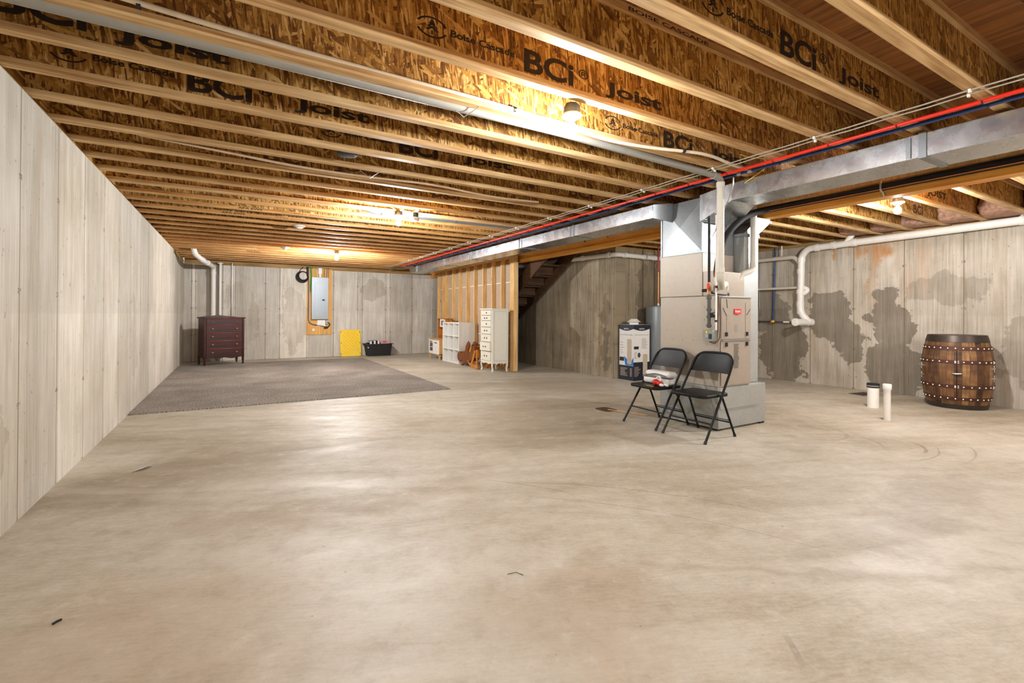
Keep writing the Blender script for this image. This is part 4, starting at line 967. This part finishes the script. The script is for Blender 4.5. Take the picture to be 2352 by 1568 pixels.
MB().tube(arc((3.855, 3.50, .485), .030, 0, 360, 20, (0, 1, 0), (.3, 0, 1)), .009, 8).build('white_ring', M['label'], TY)
MB().sphere((3.80, 3.41, .444), .02, sc=(1.1, 1.1, .8)).build('white_ball', M['label'], TY)
MB().lathe([(.014, -.022), (.014, .022)], (3.84, 3.385, .445), 14, 'y').build('white_tube', M['label'], TY)
tag(MB().box(3.735, 3.75, 3.46, 3.56, .4262, .4275).build('yellow_strip', M['yellow']), 'thin yellow strip on the front edge of the loaded chair', 'strip')

# ------------------------------------------------------------------ barrel cabinet
bc = (8.13, 2.36)
B = thing('barrel_cabinet', 'oak barrel cabinet with steel hinges against the right wall', 'barrel', (*bc, 0))
prof = lambda z: .287+.068*(1-((z-.46)/.46)**2)
MB().lathe([(prof(i*.92/20), i*.92/20) for i in range(21)], (*bc, 0), 64).build('staved_body', M['stave'], B)
B.children[-1].location = (0, 0, 0)
MB().lathe([(.272, .905), (.272, .928), (.288, .93), (.292, .90)], (*bc, 0), 48).build('rim', M['rust'], B)
for (z0, z1, m, e) in ((.845, .925, 'darkhoop', .005), (.745, .79, 'rust', .006), (.575, .62, 'rust', .006), (.265, .31, 'rust', .006), (.115, .155, 'rust', .006), (0, .06, 'darkhoop', .004)):
    mb = MB(); mb.lathe([(prof(z0)+.0005, z0), (prof(z0)+e, z0), (prof(z1)+e, z1), (prof(z1)+.0005, z1)], (*bc, 0), 64); mb.build('hoop', M[m], B)
ang0 = math.degrees(math.atan2(-bc[1], -bc[0]))   # towards the camera
def onb(deg, z, e=0.): a = math.radians(deg); r = prof(z)+e; return Vector((bc[0]+r*math.cos(a), bc[1]+r*math.sin(a), z))
def rivet(p, r):
    MB().sphere(p, r, 8, 5).build('rivet', M['porc'], B)
for zc_, dbl in ((.768, 0), (.598, 1), (.288, 1), (.135, 0)):
    for k in range(-6, 7):
        rivet(onb(ang0-2+k*12.5, zc_, .007), .0085)
    if dbl:
        for a in (-2.5, 2.5, 70):
            for dz in (-.010, .010): rivet(onb(ang0+a, zc_+dz, .007), .007)
gp = MB(); gp.tube([onb(ang0+.0, .155+i*.59/12, .0) for i in range(13)], .0035, 6); gp.build('door_gap', M['black'], B)
lt = MB(); lt.tube([onb(ang0-7, .455, .014), onb(ang0-2, .452, .02), onb(ang0+7, .455, .016)], [.006, .011, .012], 10); lt.build('latch', M['steel'], B)
for a, sg in ((70, -1), (-72, 1)):
    for z in (.40, .52):
        P0, P1, P2 = onb(ang0+a, z-.04, .005), onb(ang0+a, z+.04, .005), onb(ang0+a+sg*15, z, .006)
        h = MB().tube([P0, P1], .007, 8); h.tube([onb(ang0+a, z, .006), P2], [.014, .003], 8); h.build('hinge', M['steel'], B)

# floor pipe stubs and drain cover
S1 = thing('pipe_stub', 'wide white pipe stub with a black rubber cap standing from the floor', 'pipe', (7.06, 2.86, 0), group='floor pipe stubs')
MB().lathe([(.062, 0), (.062, .27)], (7.06, 2.86, 0), 28).build('stub', M['pvc'], S1)
MB().lathe([(.066, .255), (.068, .26), (.068, .305), (.06, .31)], (7.06, 2.86, 0), 28).build('rubber_cap', M['blackpl'], S1)
MB().lathe([(.0695, .272), (.0695, .284)], (7.06, 2.86, 0), 28).build('steel_band', M['steel'], S1)
S2 = thing('pipe_stub', 'slim tall white pipe stub with a white cap, in front of the wide one', 'pipe', (6.33, 2.43, 0), group='floor pipe stubs')
MB().lathe([(.034, 0), (.034, .37)], (6.33, 2.43, 0), 24).build('stub', M['pvc'], S2)
MB().lathe([(.041, .345), (.042, .35), (.042, .40), (.038, .405)], (6.33, 2.43, 0), 24).build('end_cap', M['whitepl'], S2)
tag(MB().box(-.17, .17, -.11, .11, 0, .004, Matrix.Translation((8.14, 3.42, 0)) @ Matrix.Rotation(math.radians(-10), 4, 'Z')).build('floor_hatch', plain('dark_hatch', lin(62, 52, 42), .8)), 'small dark square cover in the floor behind the pipe stubs', 'floor cover')
tag(MB().rbox(3.86, 4.06, 4.3, 4.55, 0.0, .003, .06).build('floor_drain', plain('dark_floor_hole', lin(84, 58, 36), .8)), 'brown-edged floor opening behind the far folding chair', 'drain')
tag(MB().tube([(3.95, 4.38, .008), (4.12, 3.9, .008)], .006, 6).build('wood_strip', M['birch']), 'thin pale stick on the floor behind the far folding chair', 'stick')
tag(MB().add([(-.64, 4.36, .002), (-.55, 4.40, .02), (-.52, 4.47, .004), (-.60, 4.44, .002), (-.62, 4.385, .006)], [(0, 1, 4), (1, 2, 3, 4), (0, 4, 3)]).build('paper_scrap', M['label']), 'small white scrap of paper on the floor by the left wall', 'paper')
for i, p in enumerate([[(1.06, 1.83, .002), (1.10, 1.82, .005), (1.12, 1.79, .001)], [(-.575, 2.38, .003), (-.565, 2.39, .005), (-.555, 2.40, .003)]]):
    tag(MB().tube(p, .0012 if i == 0 else .004, 6).build('floor_twig', M['foam']), ['thin dark twig on the open floor ahead of the camera', 'small dark crumb on the floor near the left wall'][i], 'debris')

# ------------------------------------------------------------------ mahogany dresser (local, turned)
DR = thing('dresser', 'dark mahogany five-drawer dresser with a curved back rail in the far left corner', 'dresser', (-.18, 12.30, .014), math.radians(17))
w2, dp = .41, .48
q = lambda mb, nm, m, **k: mb.build(nm, m, DR, local=True, **k)
q(MB().box(-w2+.02, w2-.02, .02, dp, .16, 1.03), 'carcass', M['mahog'])
q(MB().rbox(-w2-.015, w2+.015, -.015, dp+.01, 1.03, 1.055, .02), 'top_board', M['mahog'], bevel=.004)
q(MB().prism([(-w2, 1.055)]+[(-w2+2*w2*i/20, 1.06+.035*math.sin(PI*i/20)**2+.008*math.sin(3*PI*i/20)**2) for i in range(21)]+[(w2, 1.055)], dp-.03, dp, 'y'), 'back_rail', M['mahog'])
for xx in (-w2+.03, w2-.03):
    for yy in (.03, dp-.03):
        q(MB().lathe([(.014, 0), (.020, .02), (.016, .05), (.026, .09), (.022, .12), (.028, .16), (.028, .20)], (xx, yy, 0), 14), 'leg', M['mahog'])
    q(MB().box(xx-.02, xx+.02, .0, .04, .19, 1.03), 'corner_post', M['mahog'], bevel=.006)
q(MB().prism([(-w2+.05, .20)]+[(-w2+.05+(2*w2-.1)*i/16, .165-.03*abs(math.sin(2*PI*i/16))*(1 if 3 < i < 13 else .4)) for i in range(17)]+[(w2-.05, .20)], .008, .03, 'y'), 'apron', M['mahog'])
zz = [(.20, .355), (.375, .53), (.55, .705), (.725, .88), (.90, 1.015)]
for k, (a, b) in enumerate(zz):
    d = q(MB().box(-w2+.055, w2-.055, .006, .03, a, b), 'drawer', M['mahog'], bevel=.004)
    q(MB().box(-w2+.05, w2-.05, .001, .022, b+.002, b+.016), 'drawer_rail', plain('polished_mahogany', lin(132, 62, 48), .2) if k == 0 else bpy.data.materials['polished_mahogany'], bevel=.004)
    for xx in (-.24, .24):
        kb = MB().sphere((xx, -.012, (a+b)/2), .017 if k < 4 else .011, 12, 8, (1.6 if k < 4 else 1, 1, .8)).build('knob', M['brass'], DR, local=True)
        kb.parent = d; kb.location = Vector(kb.location)-Vector(d.location)

# ------------------------------------------------------------------ electrical board on the back wall
EB = thing('electrical_board', 'plywood backing board with cabling on the far wall', 'board', (1.96, 13.5, .6))
MB().box(1.65, 2.28, 13.535, 13.558, .60, 2.36).build('plywood', M['plyboard'], EB)
for k in range(16):
    x = 1.80+k*.026+random.uniform(-.004, .004)
    if 1.93 < x < 2.02: continue
    m = M['wirey'] if k % 4 else M['wirew']
    if k > 10: m = [M['beigep'], M['copper']][k % 2]
    MB().tube(smooth_path([(x+random.uniform(-.02, .02), 13.52, 2.40), (x+random.uniform(-.01, .01), 13.515, 2.27), (x, 13.50, 2.12)]), .0065, 6).build('cable', m, EB)
for k in range(3): MB().tube(smooth_path([(1.73+k*.012, 13.52, 2.40), (1.75+k*.01, 13.52, 2.1), (1.72+k*.012, 13.52, 1.85), (1.74, 13.52, 1.72)]), .006, 6).build('ground_wire', M['green'], EB)
for k in range(2): MB().tube(smooth_path([(1.675+k*.014, 13.51, 2.30), (1.69, 13.50, 1.7), (1.685+k*.01, 13.51, 1.2), (1.69, 13.51, .95), (1.78, 13.51, .87), (2.05, 13.50, .83), (2.12, 13.5, .80)]), .010, 8).build('feeder_cable', plain('grey_blue_cable', lin(92, 94, 122), .5) if k == 0 else bpy.data.materials['grey_blue_cable'], EB)
EP = thing('breaker_panel', 'grey steel breaker panel with a closed door on the plywood board', 'breaker panel', (1.965, 13.48, 1.02))
MB().box(1.765, 2.165, 13.44, 13.534, 1.02, 2.12).build('panel_box', M['panelgrey'], EP, bevel=.004)
MB().box(1.755, 2.175, 13.428, 13.44, 1.01, 2.13).build('cover', M['panelgrey'], EP, bevel=.006)
MB().box(1.835, 2.10, 13.422, 13.428, 1.07, 1.97).build('door', M['panelgrey'], EP, bevel=.003)
MB().box(2.02, 2.08, 13.414, 13.422, 1.505, 1.545).build('latch', M['black'], EP)
MB().rbox(1.93, 2.015, 13.47, 13.53, 2.22, 2.38, .008, 'y').box(1.95, 1.99, 13.48, 13.52, 2.12, 2.22).build('conduit_riser', plain('light_grey_metal', lin(176, 172, 180), .45, .4), EP)
tag(MB().rbox(1.91, 2.11, 13.50, 13.534, .82, .99, .01, 'y').build('network_box', M['whitepl']), 'white square box fixed to the board below the breaker panel', 'electrical box')
OB = thing('outlet_box', 'small grey outlet with plugged black adapters at the lower right of the plywood board', 'outlet', (2.17, 13.5, .88))
MB().box(2.125, 2.21, 13.49, 13.534, .88, .985).build('outlet_body', M['panelgrey'], OB)
MB().tube(smooth_path([(2.17, 13.48, .93), (2.24, 13.47, .88), (2.18, 13.48, .80), (2.13, 13.49, .77)]), .012, 8).build('adapter_cord', M['blackpl'], OB)
MB().box(2.08, 2.17, 13.49, 13.52, .76, .82).build('adapter', M['blackpl'], OB)
tag(MB().box(1.79, 1.85, 13.52, 13.534, .70, .76).build('junction_cover', M['whitepl']), 'tiny white cover near the foot of the plywood board', 'cover')
CW = thing('cable_coil', 'coil of thick black cable hanging left of the plywood board', 'cable', (1.55, 13.5, 2.1))
for k in range(4):
    r = .11+.012*k
    MB().tube(arc((1.56-.008*k, 13.50-.012*(k % 2), 2.155-.01*k), r, 0, 360, 26, (1, 0, 0), (0, 0, 1)), .011, 8).build('cable_loop', M['blackpl'], CW)
MB().tube([(1.665, 13.52, 2.40), (1.67, 13.52, 2.15)], .028, 10).tube(smooth_path([(1.45, 13.5, 2.2), (1.48, 13.51, 2.3), (1.56, 13.52, 2.39)]), .008, 8).build('cable_tail', M['blackpl'], CW)

# pipes in the far left corner
CP = thing('drain_pipe', 'white PVC drain rising behind the dresser and bending to the ceiling', 'pipe', (-.44, 13.42, 0))
MB().tube(rounded([(-.44, 13.42, 0), (-.44, 13.42, 2.27), (-.50, 12.6, 2.27), (-.58, 11.9, 2.27), (-.70, 11.45, 2.36), (-.74, 11.38, 2.60)], .11), .050, 22).build('pipe_run', M['pvc'], CP)
for a, b in (((-.44, 13.42, 2.16), (-.44, 13.42, 2.10)), ((-.515, 12.42, 2.27), (-.525, 12.33, 2.27)), ((-.58, 11.9, 2.28), (-.60, 11.83, 2.29))): MB().tube([a, b], .058, 22).build('coupling', M['pvc'], CP)
CP2 = thing('vent_riser', 'slim white PVC riser next to the corner drain', 'pipe', (-.30, 13.46, 0))
MB().tube([(-.30, 13.46, 0), (-.30, 13.46, 2.39)], .028, 16).build('pipe_run', M['pvc'], CP2)
MB().box(-.36, -.24, 13.42, 13.50, 2.36, 2.375).build('bracket', M['pvc'], CP2)
CN = thing('conduit', 'thin steel conduit clipped to the far wall above the dresser', 'conduit', (-.04, 13.54, .9))
MB().tube([(-.055, 13.53, .3), (-.055, 13.53, 2.40)], .012, 10).build('tube', M['steel'], CN)
for z in (2.25, 1.15): MB().box(-.05, -.01, 13.53, 13.556, z, z+.02).build('clip', M['steel'], CN)

# ------------------------------------------------------------------ yellow lid and black tote
LD = thing('plastic_cover', 'bright yellow plastic tote lid leaning upright on the far wall', 'lid', (2.76, 13.45, 0))
tilt = Matrix.Translation((2.765, 13.38, .0)) @ Matrix.Rotation(math.radians(-12), 4, 'X')
MB().rbox(-.275, .275, -.012, .012, .0, .735, .05, 'y', 5, tilt).build('lid_panel', M['yellow'], LD, bevel=.004)
rb = MB()
for k in range(-4, 8):
    x0_, z0_ = -.2, .12+k*.09
    a = (max(-.2, -.2), z0_+.40); 
    P0 = (-.2, z0_+.30); P1 = (.2, z0_-.10+.0)
    (xa, za), (xb, zb2) = P0, P1
    if za > .66: t = (za-.66)/(za-zb2); xa += (xb-xa)*t; za = .66
    if zb2 < .09: t = (.09-zb2)/(za-zb2) if za > zb2 else 1; xb -= (xb-xa)*t; zb2 = .09
    if xb-xa > .03: rb.prism([(xa, za), (xb, zb2), (xb, zb2+.012), (xa, za+.012)], -.030, -.012, 'y', tilt)
rb.build('raised_ribs', M['yellow'], LD)
MB().box(-.215, -.20, -.018, -.012, .09, .66, tilt).box(.20, .215, -.018, -.012, .09, .66, tilt).box(-.2, .2, -.018, -.012, .075, .09, tilt).box(-.2, .2, -.018, -.012, .66, .675, tilt).build('inner_rim', M['yellow'], LD)
hl = MB()
for (a, b) in ((-.25, .07), (.25, .07), (-.25, .37), (.25, .37), (-.25, .67), (.25, .67)): hl.box(a-.008, a+.008, -.0135, -.0125, b-.015, b+.015, tilt)
hl.build('lock_holes', M['foam'], LD)
MB().prism([(.10, .05), (.15, .12), (.12, .16), (.08, .10)], -.0195, -.0185, 'y', tilt).prism([(.13, .17), (.17, .24), (.14, .27), (.10, .20)], -.0195, -.0185, 'y', tilt).build('pale_sticker', plain('pale_sticker', lin(240, 214, 130), .5), LD)
TT = thing('storage_tote', 'open black plastic storage tote on the floor beside the yellow lid', 'tote', (3.48, 13.3, 0))
tx0, tx1, ty0, ty1 = 3.14, 3.82, 13.10, 13.52
tt = MB(); r0 = [(tx0+.04, ty0+.03), (tx1-.04, ty0+.03), (tx1-.04, ty1-.03), (tx0+.04, ty1-.03)]; r1 = [(tx0, ty0), (tx1, ty0), (tx1, ty1), (tx0, ty1)]
vs = [(*p, 0) for p in r0]+[(*p, .33) for p in r1]+[(p[0]+(.01 if p[0] < 3.4 else -.01), p[1]+(.01 if p[1] < 13.3 else -.01), .33) for p in r1]+[(p[0]+(.01 if p[0] < 3.4 else -.01), p[1]+(.01 if p[1] < 13.3 else -.01), .012) for p in r0]
fs = [(0, 1, 2, 3), (12, 13, 14, 15)]
for i in range(4):
    k = (i+1) % 4; fs += [(i, k, 4+k, 4+i), (4+i, 4+k, 8+k, 8+i), (8+i, 8+k, 12+k, 12+i)]
tt.add(vs, fs).build('tote_body', M['blackpl'], TT, bevel=.006)
MB().box(tx0-.035, tx1+.035, ty0-.022, ty0, .318, .336).box(tx0-.035, tx1+.035, ty1, ty1+.022, .318, .336).box(tx0-.035, tx0, ty0, ty1, .318, .336).box(tx1, tx1+.035, ty0, ty1, .318, .336).build('tote_rim', M['blackpl'], TT)
MB().lathe([(.016, -.006), (.016, 0)], (3.16, 13.11, .24), 14, 'y').build('round_sticker', M['label'], TT)
tag(MB().prism([(3.17, .20), (3.17, .36), (3.26, .41), (3.44, .43), (3.50, .40), (3.52, .20)], 13.14, 13.48, 'y').build('striped_pillow', M['stripe'], bevel=.02), 'black and white striped cushion in the black tote', 'cushion')
MG = tag(MB().box(-.12, .12, -.1, .1, 0, .03, Matrix.Translation((3.66, 13.31, .35)) @ Matrix.Rotation(math.radians(25), 4, 'X')).build('picture_book', plain('pink_cover', lin(226, 170, 176), .5)), 'pink and red flat item on top in the black tote', 'book')
MB().sphere((3.66, 13.29, .383), .03, sc=(2, 1, .3)).build('red_spot', M['redink'], MG)
tag(MB().box(3.53, 3.79, 13.14, 13.48, .15, .335).build('tote_contents', plain('dark_red_cloth', lin(96, 28, 30), .8)), 'dark red cloth filling the black tote', 'cloth')

# ------------------------------------------------------------------ toy kitchen
TK = thing('toy_kitchen', 'small white and birch play kitchen at the far end of the stud wall', 'toy kitchen', (4.65, 11.55, 0))
kx0, kx1, ky0, ky1 = 4.46, 4.86, 11.22, 11.93
MB().box(kx0+.012, kx1, ky0, ky0+.018, .13, .51).box(kx0+.012, kx1, ky1-.018, ky1, .13, .51).box(kx0+.012, kx1, ky0, ky1, .13, .148).box(kx1-.012, kx1, ky0, ky1, .13, .51).build('cabinet', M['birch'], TK)
MB().box(kx0-.01, kx1+.01, ky0-.012, ky1+.012, .51, .53).build('worktop', M['birch'], TK)
for yy in (ky0, ky1-.04):
    for xx in (kx0+.012, kx1-.04): MB().box(xx, xx+.04, yy, yy+.04, 0, .13).build('leg', M['birch'], TK)
d1 = MB().box(kx0, kx0+.014, ky0+.012, ky0+.35, .14, .50).build('door', M['shelf'], TK)
d2 = MB().box(kx0, kx0+.014, ky0+.36, ky1-.012, .14, .50).build('door', M['shelf'], TK)
MB().box(kx0-.022, kx0, ky0+.12, ky0+.25, .425, .44).build('door_handle', M['blackpl'], d1)
MB().box(kx0-.022, kx0, ky0+.45, ky0+.60, .445, .46).build('door_handle', M['blackpl'], d2)
MB().box(kx0-.002, kx0, ky0+.42, ky0+.62, .21, .305).box(kx0-.002, kx0, ky0+.42, ky0+.62, .32, .42).build('oven_window', plain('smoky_window', lin(112, 92, 82), .3), d2)
MB().box(4.66, kx1, ky0+.05, ky0+.068, .53, 1.04).box(4.66, kx1, ky1-.16, ky1-.142, .53, 1.04).box(kx1-.012, kx1, ky0+.05, ky1-.142, .53, 1.04).box(4.62, kx1+.01, ky0+.03, ky1-.12, 1.04, 1.056).box(4.66, kx1, ky0+.05, ky1-.142, .82, .835).build('upper_hutch', M['oak'], TK)
mw = MB().box(4.64, 4.80, ky0+.07, ky0+.37, .836, 1.038).build('microwave', M['shelf'], TK)
MB().box(4.636, 4.64, ky0+.16, ky0+.29, .875, 1.0).build('microwave_window', bpy.data.materials['smoky_window'], mw)
MB().box(4.62, 4.636, ky0+.09, ky0+.11, .87, 1.0).build('microwave_handle', M['panelgrey'], mw)
MB().tube(rounded([(4.74, ky0+.52, .53), (4.74, ky0+.52, .60), (4.66, ky0+.52, .60)], .03), .010, 10).build('tap', M['oak'], TK)

# ------------------------------------------------------------------ cube shelf
CS = thing('cube_shelf', 'white nine-cube shelving unit between the play kitchen and the rocking toy', 'shelf', (4.72, 10.62, 0))
sx0, sx1, sy0, sy1, sh = 4.53, 4.945, 10.14, 11.14, .965
sf = MB(); t_ = .022
sf.box(sx0, sx1, sy0, sy0+t_, 0, sh).box(sx0, sx1, sy1-t_, sy1, 0, sh).box(sx0, sx1, sy0+t_, sy1-t_, sh-t_, sh).box(sx0, sx1, sy0+t_, sy1-t_, 0, t_)
sf.build('outer_frame', M['shelf'], CS)
for k in (1, 2):
    MB().box(sx0+.002, sx1-.006, sy0+t_, sy1-t_, sh*k/3-.008, sh*k/3+.008).build('shelf_board', M['shelf'], CS)
    yk = sy0+(sy1-sy0)*k/3; MB().box(sx0+.001, sx1-.006, yk-.008, yk+.008, t_, sh-t_).build('divider', M['shelf'], CS)
MB().box(sx1-.005, sx1-.001, sy0+t_, sy1-t_, t_, sh-t_).build('back_panel', M['shelf'], CS)

# ------------------------------------------------------------------ rocking toys
RT = thing('rocking_toy', 'brown wooden rocking animal with two upright ears and a round snout', 'rocking toy', (4.55, 9.6, 0))
brd = [(9.93, .19), (9.88, .26), (9.8, .30), (9.70, .32), (9.64, .36), (9.61, .46), (9.54, .54), (9.48, .57), (9.42, .53), (9.415, .47), (9.47, .40), (9.50, .34), (9.44, .315), (9.37, .35), (9.33, .42), (9.29, .50), (9.24, .56), (9.18, .58), (9.13, .52), (9.15, .40), (9.22, .28), (9.30, .19), (9.42, .12), (9.62, .09), (9.80, .10), (9.90, .14)]
MB().prism(brd, 4.46, 4.485, 'x').build('side_board', M['walnut'], RT, bevel=.004)
MB().prism([(a+.12, b*.96) for a, b in brd], 4.70, 4.725, 'x').build('side_board', M['walnut'], RT, bevel=.004)
MB().lathe([(.105, -.12), (.115, -.115), (.115, .115), (.105, .12)], (4.59, 9.98, .195), 26, 'x').build('round_snout', M['walnut'], RT, bevel=.004)
MB().lathe([(.1165, -.006), (.1165, .006)], (4.59, 9.98, .195), 26, 'x').build('snout_stripe', M['birch'], RT)
MB().box(4.485, 4.70, 9.36, 9.50, .20, .46).build('seat_back', M['oak'], RT)
MB().tube([(4.40, 9.18, .50), (4.80, 9.22, .50)], .012, 12).build('handle_bar', M['walnut'], RT)
for (x, y0) in ((4.47, 9.62), (4.68, 9.80)):
    MB().prism([(y0+.26, 0), (y0+.22, .05), (y0+.12, .095), (y0-.02, .10), (y0-.12, .08), (y0-.05, .06), (y0+.06, .055), (y0+.15, .03), (y0+.18, 0)], x, x+.03, 'x').build('curved_foot', M['walnut'], RT)
RH = thing('rocking_chair', 'golden pine rocking chair for a child, partly behind the cream chest', 'rocking chair', (4.6, 9.1, 0))
rk = [(9.46, .165), (9.40, .115), (9.25, .10), (9.05, .095), (8.95, .095), (8.95, .012), (9.05, 0), (9.15, .008), (9.28, .035), (9.38, .08)]
for x in (4.42, 4.74): MB().prism(rk, x, x+.03, 'x').build('rocker', M['oak'], RH, bevel=.003)
for x in (4.425, 4.745):
    MB().prism([(9.10, .39), (9.05, .37), (9.20, .10), (9.27, .11)], x, x+.02, 'x').build('slanted_post', M['oak'], RH)
    MB().box(x, x+.02, 8.97, 9.01, .09, .42).build('upright_post', M['oak'], RH)
MB().box(4.45, 4.74, 9.0, 9.10, .24, .26).box(4.47, 4.49, 8.97, 9.12, .23, .39).build('seat_panel', M['oak'], RH)

# ------------------------------------------------------------------ cream lingerie chest
WC = thing('tall_chest', 'tall narrow cream painted chest of seven drawers with curved legs', 'chest of drawers', (4.64, 8.63, 0))
cx0, cx1, cy0, cy1, chh = 4.46, 4.84, 8.36, 8.88, 1.285
MB().box(cx0+.006, cx1, cy0+.006, cy1-.006, .17, chh-.025).build('carcass', M['chest'], WC)
MB().rbox(cx0-.02, cx1+.01, cy0-.015, cy1+.015, chh-.025, chh, .015).build('top_board', M['chest'], WC, bevel=.005)
MB().box(cx0+.05, cx1-.03, cy0+.002, cy0+.0065, .22, chh-.06).build('side_moulding', M['chestd'], WC)
MB().box(cx0+.055, cx1-.035, cy0+.0005, cy0+.0055, .225, chh-.065).build('side_panel', M['chest'], WC)
for yy, s in ((cy0+.03, -1), (cy1-.03, 1)):
    for xx, t in ((cx0+.03, -1), (cx1-.03, 1)):
        MB().tube(smooth_path([(xx, yy, .20), (xx+t*.018, yy+s*.012, .13), (xx-t*.004, yy, .05), (xx+t*.012, yy+s*.01, .0)]), [.03]+[.028]*6+[.022]*8+[.016]*9+[.02]*2 if False else .02, 10).build('curved_leg', M['chest'], WC)
MB().prism([(cy0+.03, .20)]+[(cy0+.03+(cy1-cy0-.06)*i/14, .15+.03*abs(math.cos(2*PI*i/14))) for i in range(15)]+[(cy1-.03, .20)], cx0, cx0+.012, 'x').build('apron', M['chest'], WC)
MB().prism([(cx0+.03, .20)]+[(cx0+.03+(cx1-cx0-.06)*i/14, .15+.03*abs(math.cos(2*PI*i/14))) for i in range(15)]+[(cx1-.03, .20)], cy0, cy0+.012, 'y').build('apron', M['chest'], WC)
zs = [.225, .42, .575, .72, .855, .98, 1.09, 1.24]
zs = [.215, .415, .60, .76, .905, 1.035, 1.145, 1.25]
for k in range(7):
    out = .03 if k == 1 else 0
    d = MB().box(cx0-.006-out, cx0+.006, cy0+.05, cy1-.05, zs[k]+.008, zs[k+1]-.008).build('drawer', M['chest'], WC, bevel=.003)
    MB().box(cx0+.003, cx0+.0075, cy0+.044, cy1-.044, zs[k]+.002, zs[k+1]-.002).build('drawer_gap', M['chestd'], WC)
    for yy in ((cy0+.21, cy0+.31) if k not in (6, 4) else (cy0+.23,)):
        MB().sphere((cx0-.014-out, yy, (zs[k]+zs[k+1])/2), .012, 10, 8, (.8, .8, 1.3)).build('knob', M['knob'], d)
